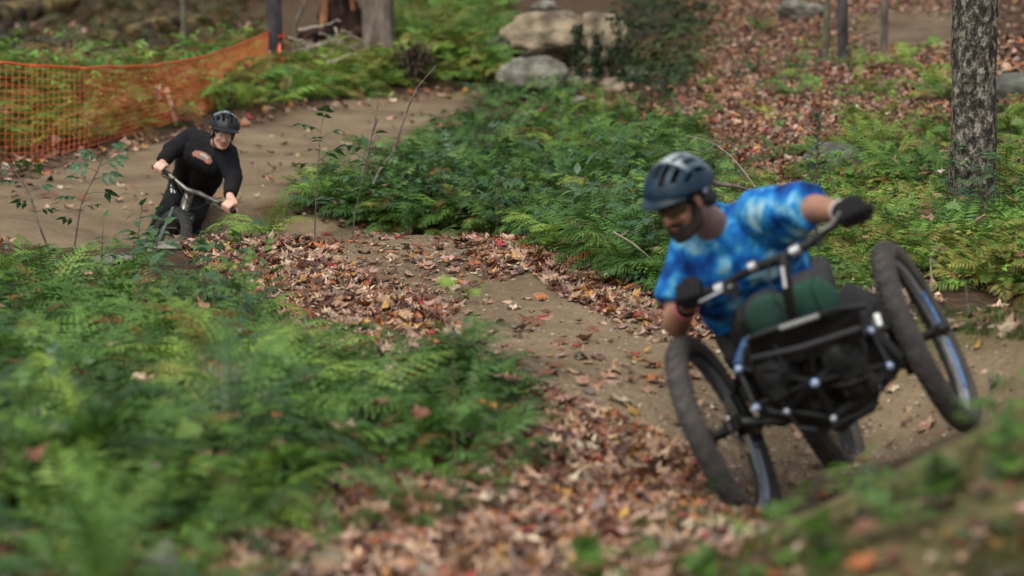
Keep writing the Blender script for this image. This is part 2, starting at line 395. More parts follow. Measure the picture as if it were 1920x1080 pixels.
# ================================================================== the ground, in three sheets that share their edges
BARE_P = G(1720, 62)
def ground_sheets():
    X, Y = np.meshgrid(XS, YS); nx, ny = len(XS), len(YS)
    V = np.stack([X.ravel(), Y.ravel(), ZT.ravel()], 1)
    nse = .25 * fbm(V[:, 0] * 5, V[:, 1] * 5, 4, 31)
    tr = np.clip(.5 + (TD.ravel() + nse * .35) / .22, 0, 1)
    x, y = V[:, 0], V[:, 1]
    ms = np.zeros(len(V)); bp_ = BARE_P; tr = np.maximum(tr, np.clip(1.4 - ((V[:, 0] - bp_[0]) / .9) ** 2 - ((V[:, 1] - bp_[1]) / 3.0) ** 2 + nse * 2, 0, 1) * .8)
    for (cx, cy, rx, ry, s) in [(1.7, 5.15, 2.2, 1.35, 1.0), (2.7, 8.9, .8, 1.3, .8), (2.05, 9.5, .8, .45, 1.0), (-3.2, 33, 5, 3, .12), (.55, 12.0, .35, .5, .35)]:
        ms = np.maximum(ms, s * np.clip(1.6 - ((x - cx) / rx) ** 2 - ((y - cy) / ry) ** 2, 0, 1))
    ms = np.clip(ms * (.95 + 1.5 * fbm(x * 4, y * 4, 4, 77)), 0, 1)
    j, i = np.meshgrid(np.arange(ny - 1), np.arange(nx - 1), indexing='ij'); a = (j * nx + i).ravel()
    quads = np.stack([a, a + 1, a + 1 + nx, a + nx], 1)
    xc = V[quads].mean(1)
    t = lut(TD, xc[:, 0], xc[:, 1]) > 0
    near = edge_dist(near_trail, xc[:, 0], xc[:, 1]) >= edge_dist(far_trail, xc[:, 0], xc[:, 1])
    for name, sel in (('forest_floor', ~t), ('dirt_trail', t & near), ('far_dirt_trail', t & ~near)):
        q = quads[sel]; u, inv = np.unique(q, return_inverse=True); q = inv.reshape(q.shape)
        F = np.concatenate([q[:, [0, 1, 2]], q[:, [0, 2, 3]]])
        me = raw_mesh(name, V[u], F)
        for an, arr in (('trail', tr), ('moss', ms)):
            at = me.attributes.new(an, 'FLOAT', 'POINT'); at.data.foreach_set('value', arr[u].astype(np.float32))
        o = link(name, me, M_ground); tag(o, kind='structure')
        o['label'] = {'forest_floor': 'dark woodland soil rising into a leafy hillside', 'dirt_trail': 'bare brown dirt trail curving over a low crest', 'far_dirt_trail': 'bare dirt trail climbing away behind the crest'}[name]
ground_sheets()

# ================================================================== rocks
def rock(name, px, py, w, h, d, m, label, cat='rock', group=None, seed=0, sink=.3, D=None, lump=.22, yaw=None, tilt=0):
    """a stone standing on the ground where the sight line px,py meets it; w,h,d in metres"""
    g = G(px, py) if D is None else on_ground(px, D)
    bm = bmesh.new(); bmesh.ops.create_icosphere(bm, subdivisions=5 if w > .5 else 4, radius=1)
    rd = random.Random(seed); off = Vector((rd.uniform(0, 50), rd.uniform(0, 50), rd.uniform(0, 50)))
    planes = [(Vector((rd.gauss(0, 1), rd.gauss(0, 1), rd.gauss(0, .8))).normalized(), rd.uniform(.62, .9)) for _ in range(9)]
    for v in bm.verts:
        p = v.co.copy()
        for n_, dd in planes:
            k = p.dot(n_)
            if k > dd: p -= n_ * (k - dd) * .85
        p *= 1 + lump * noise.fractal(v.co * 1.3 + off, .7, 2.2, 5) 
        p += v.co * .02 * noise.noise(v.co * 9 + off)
        v.co = Vector((p.x * w / 2, p.y * d / 2, p.z * h / 2))
    me = bpy.data.meshes.new(name); bm.to_mesh(me); bm.free()
    o = link(name, me, m); tag(o, label, cat, group)
    o.location = (g.x, g.y, g.z + h / 2 * (1 - 2 * sink)); o.rotation_euler = (0, tilt, yaw if yaw is not None else rd.uniform(-.3, .3))
    return o
big = rock('boulder', 1035, 118, 1.30, .66, .9, M_rock_tan, 'large tan weathered boulder, biggest of the rocks on the hillside', 'boulder', None, 3, .12, lump=.16, yaw=.1)
rock('boulder', 1125, 118, .72, .62, .7, M_rock_tan, 'blocky brown boulder with ivy hanging down, wedged right against the big tan one', 'boulder', None, 8, .08, lump=.12)
rock('boulder', 948, 112, .62, .34, .5, M_rock, 'pale grey sloping slab leaning against the left end of the big tan boulder', 'boulder', None, 5, .2, lump=.14, tilt=-.35)
rock('boulder', 1000, 186, .80, .58, .5, M_rock, 'pale grey boulder half hidden by leaves below the big tan boulder', 'boulder', None, 12, .2, lump=.14)
for a in [(1122, 152, .24, .18, M_rock_tan, 'small tan rock below the ivy covered boulder'),
          (1062, 176, .40, .34, M_rock, 'angular grey rock between the lower pale boulder and the small tan rocks'),
          (1150, 176, .34, .26, M_rock_tan, 'squat tan rock at the right of the lower row below the ivy'),
          (1092, 162, .26, .18, M_rock_tan, 'low mossy tan rock just left of the small tan one under the ivy'),
          (1186, 148, .26, .22, M_rock, 'greyish rock at the foot of the dark ivy bank'),
          (1085, 192, .18, .10, M_rock, 'small grey stone in the green leaves below the rock pile'),
          (757, 22, .50, .34, M_rock, 'pale white grey rock standing behind the bright ferns near the top'),
          (1020, 18, .45, .2, M_rock, 'pale flat rock in the leaf litter above the big boulder'),
          (1500, 32, .62, .34, M_rock, 'mossy grey rock on the hillside behind the thin saplings'),
          (1560, 318, .42, .26, M_rock_dark, 'dark stone sitting among yellow green ferns left of the mottled trunk'),
          (1905, 182, .36, .34, M_rock_dark, 'dark grey rock just right of the mottled trunk'),
          (302, 1072, .13, .10, M_rock, 'smooth pale round stone low in the foreground leaves'),
          (622, 1070, .10, .08, M_rock_tan, 'smooth brown round stone in the nearest leaf litter'),
          (706, 542, .085, .03, M_rock, 'flat grey stone bedded in the leafy side of the trail'),
          (748, 355 + 185, .05, .03, M_rock, 'small grey stone among leaves on the crest'),
          (990, 702, .055, .04, M_rock, 'pale round stone at the lower left edge of the bare trail'),
          (668, 495, .045, .03, M_rock, 'little grey stone near the top of the crest'),
          (1062, 528, .09, .03, M_rock, 'flat grey stone by the right edge of the trail')]:
    rock('rock', a[0], a[1], a[2], a[3], a[2] * .9, a[4], a[5], seed=int(a[0]), sink=.3)
rock('stone_slab', 215, 492, .30, .07, .34, M_rock, 'pale flat stone slab on the bank at the left end of the crest', 'stone slab', None, 44, .25, lump=.1)
rock('stone_slab', 300, 470, .30, .09, .30, M_rock, 'pale stone slab under weeds just in front of the far rider wheel', 'stone slab', None, 45, .35, lump=.1)

# ================================================================== trees
def bark(name, a, b, scale, sharp=(.42, .58), bump=.9, c=None, stretch=.35):
    m = bpy.data.materials.new(name); m.use_nodes = True; n = m.node_tree; bs = n.nodes['Principled BSDF']; bs.inputs['Roughness'].default_value = .9; bs.inputs['Specular IOR Level'].default_value = .2
    tc = n.nodes.new('ShaderNodeTexCoord'); mp = n.nodes.new('ShaderNodeMapping'); mp.inputs['Scale'].default_value = (1, 1, stretch); n.links.new(tc.outputs['Object'], mp.inputs[0])
    z = n.nodes.new('ShaderNodeTexNoise'); z.inputs['Scale'].default_value = scale; z.inputs['Detail'].default_value = 8; z.inputs['Roughness'].default_value = .68; n.links.new(mp.outputs[0], z.inputs['Vector'])
    r = n.nodes.new('ShaderNodeValToRGB'); el = r.color_ramp.elements; el[0].position, el[1].position = sharp; el[0].color = (*a, 1); el[1].color = (*b, 1)
    if c: e = el.new((sharp[0] + sharp[1]) / 2); e.color = (*c, 1)
    n.links.new(z.outputs[0], r.inputs[0]); n.links.new(r.outputs[0], bs.inputs['Base Color'])
    z2 = n.nodes.new('ShaderNodeTexNoise'); z2.inputs['Scale'].default_value = scale * 2.5; z2.inputs['Detail'].default_value = 7; n.links.new(mp.outputs[0], z2.inputs['Vector'])
    bp = n.nodes.new('ShaderNodeBump'); bp.inputs['Strength'].default_value = bump; bp.inputs['Distance'].default_value = .02; n.links.new(z2.outputs[0], bp.inputs['Height']); n.links.new(bp.outputs[0], bs.inputs['Normal'])
    return m
M_mottled = bark('mottled_bark', (.024, .021, .016), (.28, .25, .20), 30, (.42, .62), 1.3, (.085, .075, .058), .6)
M_grey_bark = bark('grey_bark', (.06, .045, .035), (.20, .16, .13), 9, (.35, .65), 1.0)
M_dark_bark = bark('dark_bark', (.018, .016, .018), (.085, .075, .075), 10, (.35, .68), 1.0)
M_young_bark = bark('young_bark', (.05, .045, .03), (.17, .16, .11), 18, (.35, .65), .6)
def trunk_mesh(pts, rads, n=20, rough=.06, flare=0.0, seed=0):
    mb = MB(); P0 = [Vector(p) for p in pts]; m = len(P0); fine = []; fr = []
    steps = max(6, int(m * 10))
    for i in range(steps + 1):
        t = i / steps * (m - 1); k = min(int(t), m - 2); u = t - k; fine.append(P0[k].lerp(P0[k + 1], u)); fr.append(rads[k] * (1 - u) + rads[k + 1] * u)
    mb.tube(fine, fr, n); V = []
    for i, v in enumerate(mb.v):
        ring = min(i // n, steps); c = fine[ring]; d = Vector(v) - c; ang = (i % n) / n * 2 * math.pi; hgt = (c - fine[0]).length
        k = 1 + rough * noise.fractal(Vector((math.cos(ang) * 2 + seed, math.sin(ang) * 2, hgt * 3)), .8, 2.1, 4) * 1.6
        k += flare * math.exp(-hgt / .16) * (.55 + .45 * math.sin(ang * 5 + seed)) 
        V.append(tuple(c + d * k))
    mb.v = V; return mb
def crown_mesh(name, c, r, n, col, seed):
    rg = np.random.default_rng(seed); u = rg.normal(size=(n, 3)); u /= np.linalg.norm(u, axis=1, keepdims=True)
    clumps = rg.normal(size=(14, 3)) * .5; k = rg.integers(0, 14, n); rad = rg.uniform(0, 1, (n, 1)) ** .4
    pos = (clumps[k] + u * rad * .42) * np.array(r) + np.array(c)
    V = np.array([(0, -.5, 0), (.3, 0, .05), (0, .6, 0), (-.3, 0, .05)]); F = np.array([(0, 1, 2), (0, 2, 3)])
    cc = np.array(col)[None] * rg.uniform(.6, 1.5, (n, 1))
    return scatter_mesh(name, [(V, F)], np.zeros(n, int), pos, rotations(rg.uniform(0, 6.3, n), rg.uniform(-1, 1, n), rg.uniform(-1, 1, n)), rg.uniform(.12, .2, n), cc)
def tree(name, px, py, lean, h, r0, r1, m, label, cat='tree', group=None, flare=.6, seed=1, crown=(1.6, 1.6, 1.1), D=None, limbs=4):
    g = G(px, py) if D is None else on_ground(px, D)
    t = empty(name, g, label, cat, group); rd = random.Random(seed)
    top = g + Vector((lean * h, rd.uniform(-.2, .2), h))
    pts = [g + Vector((0, 0, -.12)), g + Vector((0, 0, .05))] + [g.lerp(top, u) + Vector((rd.uniform(-1, 1), rd.uniform(-1, 1), 0)) * .03 * h * u * .3 for u in (.2, .4, .6, .8)] + [top]
    rads = [r0 * 1.06, r0] + [r0 * (1 - u) + r1 * u for u in (.2, .4, .6, .8)] + [r1]
    trunk_mesh(pts, rads, 26 if r0 > .09 else 12, .07, flare, seed).build('trunk', m, t)
    for i in range(limbs):
        u = rd.uniform(.72, .97); s = g.lerp(top, u); a = rd.uniform(0, 6.28); L = rd.uniform(.8, 1.6) * crown[0] / 1.6
        e = s + Vector((math.cos(a) * L, math.sin(a) * L, L * .6)); mid = s.lerp(e, .5) + Vector((0, 0, -.1))
        MB().tube([s, mid, e], [r1 * .6, r1 * .4, r1 * .12], 8).build('limb', m, t)
    cr = crown_mesh('crown', top + Vector((0, 0, .3)), crown, int(900 * crown[0]), (.09, .13, .03), seed); link('crown', cr, M_green, t)
    return t
t_mot = tree('maple_tree', 1822, 398, -.01, 6.5, .128, .085, M_mottled, 'mottled black and white barked trunk among ferns, stoutest tree in view', flare=.35, seed=11, crown=(2.2, 2.2, 1.2))
tree('maple_tree', 712, 108, -.04, 8.0, .185, .12, M_grey_bark, 'wide grey trunk with spreading roots beside the pile of dead branches', flare=1.0, seed=5, crown=(2.4, 2.4, 1.4))
tree('maple_tree', 517, 146, -.015, 7.5, .088, .06, M_dark_bark, 'dark trunk wrapped with orange tape where the orange netting ends', flare=.2, seed=8, crown=(1.8, 1.8, 1.2))
tree('sapling', 346, 118, 0, 6.0, .034, .02, M_young_bark, 'thin grey sapling standing behind the orange netting', 'sapling', flare=.1, seed=3, crown=(1.0, 1.0, .8), limbs=3)
tree('sapling', 1546, 122, .02, 6.0, .036, .02, M_young_bark, 'thinnest of three close saplings on the leafy hillside, nearest the rocks', 'sapling', flare=.1, seed=14, crown=(1.0, 1.0, .8), limbs=3)
tree('sapling', 1581, 125, -.015, 6.5, .055, .035, M_dark_bark, 'dark brown sapling, thickest and middle one of the three on the leafy hillside', 'sapling', flare=.3, seed=15, crown=(1.2, 1.2, .9), limbs=3)
tree('sapling', 1656, 112, 0, 6.2, .042, .028, M_grey_bark, 'pale grey sapling, third of the three and nearest the mottled trunk', 'sapling', flare=.2, seed=16, crown=(1.0, 1.0, .8), limbs=3)
# leaning bare pole
g = G(540, 128); q = MB(); t_ = empty('leaning_pole', g, 'bare grey leaning pole beside the orange taped trunk', 'dead sapling')
D_ = Gd(540, 128)
trunk_mesh([g + Vector((0, 0, -.1)), P(552, 92, D_), P(556, 40, D_), P(572, 4, D_), P(590, -60, D_), P(596, -190, D_)], [.028, .026, .025, .023, .02, .012], 10, .05, 0, 2).build('trunk', M_grey_bark, t_)

# broken stump with torn bark behind the branch pile
g = G(640, 78); t_ = empty('broken_stump', g, 'dark rotten broken stump with orange torn bark behind the dead branches', 'stump')
m_rot = bark('rotten_wood', (.008, .006, .005), (.06, .03, .018), 6, (.35, .7), 1.0); m_torn = mat('torn_wood', (.30, .13, .05), .85, vary=((.16, .07, .03), 8), bump=(30, .6))
trunk_mesh([g + Vector((0, 0, -.2)), g + Vector((0, 0, .2)), g + Vector((-.05, 0, .7)), g + Vector((-.1, 0, 1.5)), g + Vector((-.12, 0, 2.4))], [.36, .26, .19, .15, .1], 26, .3, 1.1, 4).build('trunk', m_rot, t_)
for k, (dx, a) in enumerate([(-.24, .1), (-.19, .02), (.17, -.1), (-.3, .3)]):
    b0 = g + Vector((dx, -.28, .1 + .15 * k)); MB().tube([b0, b0 + Vector((a * .3, .03, .35)), b0 + Vector((a, .08, .8 + .2 * k))], [.035, .045, .012], 6, flat=.35).build('torn_bark', m_torn, t_)
for k in range(7):
    a = k * .9 + .3; MB().tube([g + Vector((math.cos(a) * .2, math.sin(a) * .2 - .1, .12)), g + Vector((math.cos(a) * .5, math.sin(a) * .4 - .1, .10)), g + Vector((math.cos(a) * .85, math.sin(a) * .6 - .1, -.12))], [.07, .045, .015], 8).build('root', m_rot, t_)

# dead branches piled between the two trunks
def branch(px0, py0, D0, px1, py1, D1, r, label, m=M_grey_wood, wob=.03, side=True, seed=0, cat='branch', name='dead_branch', group=None, taper=.35, n=8):
    a = P(px0, py0, D0); b = P(px1, py1, D1); rd = random.Random(seed); L = (b - a).length
    pts = [a.lerp(b, i / n) + Vector((rd.uniform(-1, 1), rd.uniform(-1, 1), rd.uniform(-1, 1))) * wob * L * (0 < i < n) for i in range(n + 1)]
    t = empty(name, a, label, cat, group)
    MB().tube(pts, [r * (1 - (1 - taper) * i / n) for i in range(n + 1)], 8).build('stem', m, t)
    if side:
        for k in range(side if isinstance(side, int) and side > 1 else 2):
            i = rd.randint(2, n - 1); d = (b - a).normalized(); o = frame_of(d)[0] * rd.choice((-1, 1)) + d * .8 + Vector((0, 0, rd.uniform(-.2, .5)))
            e = pts[i] + o.normalized() * L * rd.uniform(.12, .25); MB().tube([pts[i], pts[i].lerp(e, .5) + Vector((0, 0, .01)), e], [r * .5, r * .4, r * .15], 6).build('twig', m, t)
    return t
Dp = 26.6
BR = [(548,98,660,68,.022,'longest pale dead branch slanting up through the pile'), (556,84,672,84,.016,'level grey dead branch at the back of the pile'),
      (600,62,668,92,.015,'short dead branch crossing down toward the wide grey trunk'), (575,90,640,74,.026,'thick bleached dead branch with a pale broken end'),
      (592,122,628,92,.02,'stubby dead branch leaning at the front of the pile'), (640,58,690,80,.014,'thin dark dead branch touching the wide grey trunk'),
      (540,70,600,88,.013,'thin dead branch sticking out of the left of the pile'), (612,118,670,100,.018,'low dead branch lying under the pile'),
      (560,56,640,40,.016,'upper thin dead branch reaching toward the broken stump'), (628,52,636,84,.012,'short upright dead stick in the middle of the pile')]
for k, (a, b, c, d, r, l) in enumerate(BR): branch(a, b, Dp - .1 * k, c, d, Dp - .15 * k + .4, r, l, wob=.035, seed=k, group='dead branches piled by the stump')
# fallen logs on the upper left slope
def log(p0, p1, r, m, label, seed):
    g = Vector(p0); t = empty('fallen_log', (g.x, g.y, HZ(g.x, g.y)), label, 'log')
    trunk_mesh([p0, Vector(p0).lerp(Vector(p1), .33) + Vector((0, 0, .02)), Vector(p0).lerp(Vector(p1), .66), p1], [r, r * .95, r * .85, r * .75], 16, .12, 0, seed).build('trunk', m, t); return t
m_mosslog = bark('mossy_log', (.02, .015, .01), (.17, .12, .045), 5, (.4, .62), .9, (.09, .07, .03))
log(P(-90, 60, 32.0), P(140, -4, 33.5), .19, m_mosslog, 'brown mossy fallen log across the dark slope at the top left corner', 3)
log(P(60, 122, 31), P(330, 40, 32.5), .15, m_mosslog, 'low mossy log half sunk in brush behind the orange netting', 6)
log(P(-60, 96, 29.5), P(120, 88, 30.2), .17, M_dark_bark, 'dark rotting log above the left end of the orange netting', 9)

# ================================================================== orange netting, tape and stakes
m_net = mat('orange_plastic', (.62, .115, .03), .7); m_net_d = mat('orange_plastic_cord', (.65, .10, .03), .5)
TOPN = [(-150,112,19.3),(-60,114,19.35),(0,118,19.4),(60,124,19.55),(160,128,20.0),(290,124,21.2),(380,108,22.6),(440,88,24.0),(506,60,26.2)]
BOTN = [(-150,330),(-60,318),(0,306),(60,298),(160,276),(290,238),(380,218),(440,190),(506,158)]
def netting():
    tops = [P(*t) for t in TOPN]; bots = []
    for (x, y), t in zip(BOTN, tops):
        a, b = (y, TOPN[len(bots)][2]); v = P(x, y, b); bots.append(Vector((v.x, v.y, max(v.z, HZ(v.x, v.y) + .01))))
    seg = [(tops[i + 1] - tops[i]).length for i in range(len(tops) - 1)]; Lw = sum(seg)
    def lerpl(L, u):
        s = u * Lw; k = 0
        while k < len(seg) - 1 and s > seg[k]: s -= seg[k]; k += 1
        return L[k].lerp(L[k + 1], min(1, s / seg[k]))
    nu = int(Lw / .056); nv = 14
    g = np.zeros((nu + 1, nv + 1, 3))
    for i in range(nu + 1):
        a = lerpl(tops, i / nu); b = lerpl(bots, i / nu)
        for j in range(nv + 1):
            v = a.lerp(b, j / nv); w = .06 * noise.noise(Vector((i * .06, j * .12, 3))) + .02 * noise.noise(Vector((i * .25, j * .4, 9)))
            g[i, j] = (v.x, v.y + w, v.z + .012 * noise.noise(Vector((i * .2, j * .3, 20))))
    root = empty('safety_netting', (tops[2].x, tops[2].y, HZ(tops[2].x, tops[2].y)), 'orange plastic safety netting sagging along the left side of the trail', 'safety netting')
    V = []; F = []
    def strip(a, b, w):
        d = b - a; L = np.linalg.norm(d); d = d / (L + 1e-9); s = np.cross(d, np.array([.1, -1, .05])); s /= np.linalg.norm(s); n_ = np.cross(s, d)
        k = len(V)
        for q in (a - d * .0015, b + d * .0015):
            V.extend([q + s * w / 2 + n_ * .0008, q - s * w / 2 + n_ * .0008, q - s * w / 2 - n_ * .0008, q + s * w / 2 - n_ * .0008])
        for c in range(4):
            c2 = (c + 1) % 4; F.append((k + c, k + c2, k + 4 + c2)); F.append((k + c, k + 4 + c2, k + 4 + c))
    for i in range(nu + 1):
        for j in range(nv + 1):
            if j < nv: strip(g[i, j], g[i, j + 1], .0038)
            if i < nu: strip(g[i, j], g[i + 1, j], .0036 if j else .016)
    o = link('netting', raw_mesh('netting', np.array(V), np.array(F)), m_net, root); o['kind'] = 'stuff'
    cord = [Vector(g[i, 0]) + Vector((0, -.006, .008)) for i in range(0, nu + 1, 3)]
    MB().tube(cord, .006, 6).build('top_cord', m_net_d, root)
netting()
# tape on the dark trunk
Dt = Gd(517, 146); root = empty('flagging_tape', P(517, 70, Dt), 'bright orange tape tied round the dark trunk with a hanging tail', 'tape'); m_tape = mat('orange_tape', (.85, .12, .05), .4)
MB().ring(P(517, 68, Dt), (0, 0, 1), .094, [(-.004, -.05), (.003, -.05), (.006, 0), (.003, .05), (-.004, .05)], 20).build('band', m_tape, root)
for k, (dx, dz, a) in enumerate([(-.03, .06, .3), (.02, .05, -.4), (-.06, .02, .9), (.05, .0, -.9)]):
    c0 = P(512, 68, Dt - .10); MB().tube([c0, c0 + Vector((dx, -.03, dz)), c0 + Vector((dx * 2.2, -.02, dz * .6))], [.008, .022, .014], 6, flat=.25).build('bow_loop', m_tape, root)
MB().tube([P(524, 74, Dt - .11), P(523, 92, Dt - .12), P(529, 112, Dt - .13), P(527, 138, Dt - .14), P(525, 152, Dt - .14)], [.012, .018, .014, .02, .012], 6, flat=.2).build('tail', m_tape, root)
MB().tube([P(507, 76, Dt - .11), P(506, 100, Dt - .12), P(509, 130, Dt - .12)], [.008, .01, .006], 6, flat=.3).build('tail', mat('faded_tape', (.55, .25, .2), .5), root)
D_ = Gd(1822, 398) + .02; r_ = MB().tube([P(1868, -14, D_), P(1871, 2, D_ - .02), P(1869, 16, D_ - .03)], [.006, .012, .006], 6, flat=.25).build('flagging_tape', m_tape); tag(r_, 'short scrap of orange tape on the edge of the mottled trunk', 'tape'); rebase(r_, P(1868, -14, D_))
# marker stakes in front of the netting
m_stake = mat('pale_stake_wood', (.38, .24, .15), .8, vary=((.5, .36, .25), 14)); m_stake_w = mat('white_painted_stake', (.62, .60, .55), .7)
def stake(px0, py0, px1, py1, label, m, ribbon=False):
    D = Gd(px0, py0) ; a = P(px0, py0 + 8, D); b = P(px1, py1, D + .02)
    t = empty('marker_stake', G(px0, py0), label, 'stake')
    d = (b - a).normalized(); s, f = frame_of(d, Vector((0, -1, 0))); L = (b - a).length
    mb = MB(); w, th = .02, .01
    mb.add([a + s * w + f * th, a - s * w + f * th, a - s * w - f * th, a + s * w - f * th, b + s * w + f * th, b - s * w + f * th, b - s * w - f * th, b + s * w - f * th],
           [(0, 1, 2, 3), (4, 5, 6, 7), (0, 1, 5, 4), (1, 2, 6, 5), (2, 3, 7, 6), (3, 0, 4, 7)]); mb.build('shaft', m, t, smooth=False)
    if ribbon:
        c0 = a.lerp(b, .80); 
        MB().tube([c0 - s * .0 + f * .016, c0 + f * .02 + s * .045 + d * .005, c0 + f * .016 + s * .075 - d * .015], [.012, .02, .008], 6, flat=.3).build('ribbon', mat('yellow_ribbon', (.9, .45, .12), .5), t)
        MB().tube([c0 + f * .016, c0 + f * .02 - s * .045 - d * .002, c0 + f * .016 - s * .07 - d * .02], [.012, .018, .008], 6, flat=.3).build('ribbon', mat('orange_ribbon', (.85, .22, .06), .5), t)
        MB().box(c0 + f * .015 + d * .02, (.03, .012, .03)).build('ribbon_knot', mat('violet_ribbon', (.3, .35, .75), .5), t)
stake(303, 212, 296, 160, 'pale stake with yellow and orange ribbon standing before the orange netting', m_stake_w, True)
stake(334, 236, 312, 164, 'bare brown wooden stake leaning just right of the ribboned stake', m_stake)

# ================================================================== leaf and frond shapes
def fern_frond(seed, lobes=4, pairs=22, droop=1.0, narrow=1.0):
    """one frond, base at the origin, arching along +y, unit length"""
    rd = random.Random(seed); mb = MB(); pts = []
    side = rd.uniform(-.12, .12)
    for i in range(pairs + 3):
        t = i / (pairs + 2); pts.append(Vector((side * t * t, .92 * t - .12 * droop * t ** 3, .62 * t - .66 * droop * t * t)))
    rp = pts if lobes > 1 else pts[::5] + [pts[-1]]; mb.tube(rp, [.008 * (1 - .8 * i / len(rp)) for i in range(len(rp))], 3, False)
    for i in range(3, pairs + 2):
        t = i / (pairs + 2); ln = .215 * narrow * (min(1, (t - .02) / .28) ** .6) * (1 - t) ** .62 * 1.35 + .006
        d = (pts[min(i + 1, len(pts) - 1)] - pts[i - 1]).normalized(); a, up = frame_of(d); 
        for s in (-1, 1):
            ang = rd.uniform(.30, .45) + t * .35; dv = (a * s * math.cos(ang) + d * math.sin(ang) + up * rd.uniform(-.25, .15)).normalized(); fw = d.cross(dv).cross(dv) * -1
            fw = (d - dv * d.dot(dv)).normalized(); b0 = pts[i]; w = .030 * (1 - .5 * t) * narrow ** .5; L = ln * rd.uniform(.88, 1.1); dz = -L * .22
            for k in range(lobes):
                u0 = k / lobes; u1 = (k + 1) / lobes; um = (u0 + u1) / 2 + .06; ww = w * (1 - u0 * .85)
                q = lambda u, f=0: b0 + dv * L * u + Vector((0, 0, dz * u * u)) + fw * f
                if lobes == 1:
                    mb.add([q(0), q(.45, w * .75), q(1), q(.45, -w * .75)], [(0, 1, 2), (0, 2, 3)])
                else:
                    mb.add([q(u0), q(u1), q(um, ww), q(um, -ww)], [(0, 1, 2), (0, 3, 1)])
    return mb
def leaflet(mb, base, d, up, L, w, fold=.25, curl=.25, seg=4, serr=True):
    d = Vector(d).normalized(); s = d.cross(up).normalized(); n_ = s.cross(d); b = len(mb.v)
    prof = [0, .72, 1.0, .74, .36, 0] if seg == 4 else [0, 1.0, .6, 0]
    m = len(prof); vs = []; fs = []
    for i in range(m):
        t = i / (m - 1); c = Vector(base) + d * L * t - n_ * curl * L * t * t
        vs += [c, c + s * w / 2 * prof[i] + n_ * fold * w * prof[i] * .5 + (d * L * .04 if serr and i % 2 else Vector((0, 0, 0))), c - s * w / 2 * prof[i] + n_ * fold * w * prof[i] * .5 + (d * L * .04 if serr and i % 2 else Vector((0, 0, 0)))]
    for i in range(m - 1):
        a = i * 3; fs += [(a, a + 3, a + 4, a + 1), (a, a + 2, a + 5, a + 3)]
    mb.add(vs, fs)
def compound_leaf(seed, n=5, L=.42, w=.24, lo=False):
    """petiole along +y carrying n leaflets; unit size about 1"""
    rd = random.Random(seed); mb = MB(); pts = [Vector((0, 0, 0)), Vector((0, .3, .10)), Vector((0, .6, .12))]; sg = 2 if lo else 4; mb.tube(pts[::2] if lo else pts, [.012, .006] if lo else [.012, .009, .006], 3, False)
    up = Vector((0, 0, 1)); leaflet(mb, pts[2], (rd.uniform(-.1, .1), 1, -.15), up, L, w, seg=sg)
    for k in range((n - 1) // 2):
        b = pts[2].lerp(pts[1], .12 + k * .8)
        for s in (-1, 1): leaflet(mb, b, (s * 1, .45 + rd.uniform(-.1, .1), -.1 + rd.uniform(-.15, .1)), up, L * rd.uniform(.8, .95), w * .9, seg=sg)
    return mb
def simple_leaf(seed):
    rd = random.Random(seed); mb = MB(); mb.tube([Vector((0, 0, 0)), Vector((0, .25, .05))], [.012, .008], 3, False); leaflet(mb, (0, .25, .05), (rd.uniform(-.1, .1), 1, -.05), Vector((0, 0, 1)), .75, .42, .2, .3); return mb
MAPLE = [(0, -.5), (.05, -.18), (.22, -.34), (.34, -.20), (.55, -.18), (.40, -.02), (.50, .12), (.28, .12), (.30, .30), (.13, .22), (0, .58), (-.13, .24), (-.30, .28), (-.26, .12), (-.50, .14), (-.38, -.02), (-.56, -.16), (-.36, -.20), (-.20, -.36), (-.05, -.18)]
def maple_leaf(seed, curl=.3, lo=False, petiole=True, mid=False):
    rd = random.Random(seed); mb = MB(); pts = MAPLE if not lo else [(0, -.45), (.25, -.28), (.5, -.12), (.27, .08), (.3, .28), (0, .55), (-.3, .26), (-.27, .08), (-.5, -.1), (-.25, -.3)]
    ca, cb, cc = rd.uniform(-1, 1), rd.uniform(-1, 1), rd.uniform(.2, 1); ph = rd.uniform(0, 6)
    def z(x, y): return curl * (ca * x * x + cb * y * y * .9 + cc * .45 * x * y + .12 * math.sin(7 * x + ph) + .10 * math.sin(8 * y + ph * 2) + .32 * (x * x + y * y))
    k = 1.0; vs = [(0, 0, z(0, 0))] + [(x * .5, y * .5, z(x * .5, y * .5)) for x, y in pts] * (not lo and not mid) + [(x * k, y * k, z(x, y)) for x, y in pts]
    n = len(pts)
    if lo or mid: fs = [(0, 1 + i, 1 + (i + 1) % n) for i in range(n)]
    else: fs = [(0, 1 + i, 1 + (i + 1) % n) for i in range(0, n)] + [(1 + i, 1 + n + i, 1 + n + (i + 1) % n, 1 + (i + 1) % n) for i in range(n)]
    mb.add(vs, fs)
    if petiole: mb.tube([Vector((0, 0, z(0, 0) + .01)), Vector((0, -.5, z(0, -.5) + .012)), Vector((rd.uniform(-.15, .15), -.95, rd.uniform(.05, .2)))], [.012, .012, .01], 3, False)
    return mb
def oval_leaf(seed, lo=False):
    mb = MB(); leaflet(mb, (0, -.5, 0), (0, 1, .2), Vector((0, 0, 1)), 1.0, .5, .5, random.Random(seed).uniform(-.4, .5), seg=2 if lo else 4); return mb

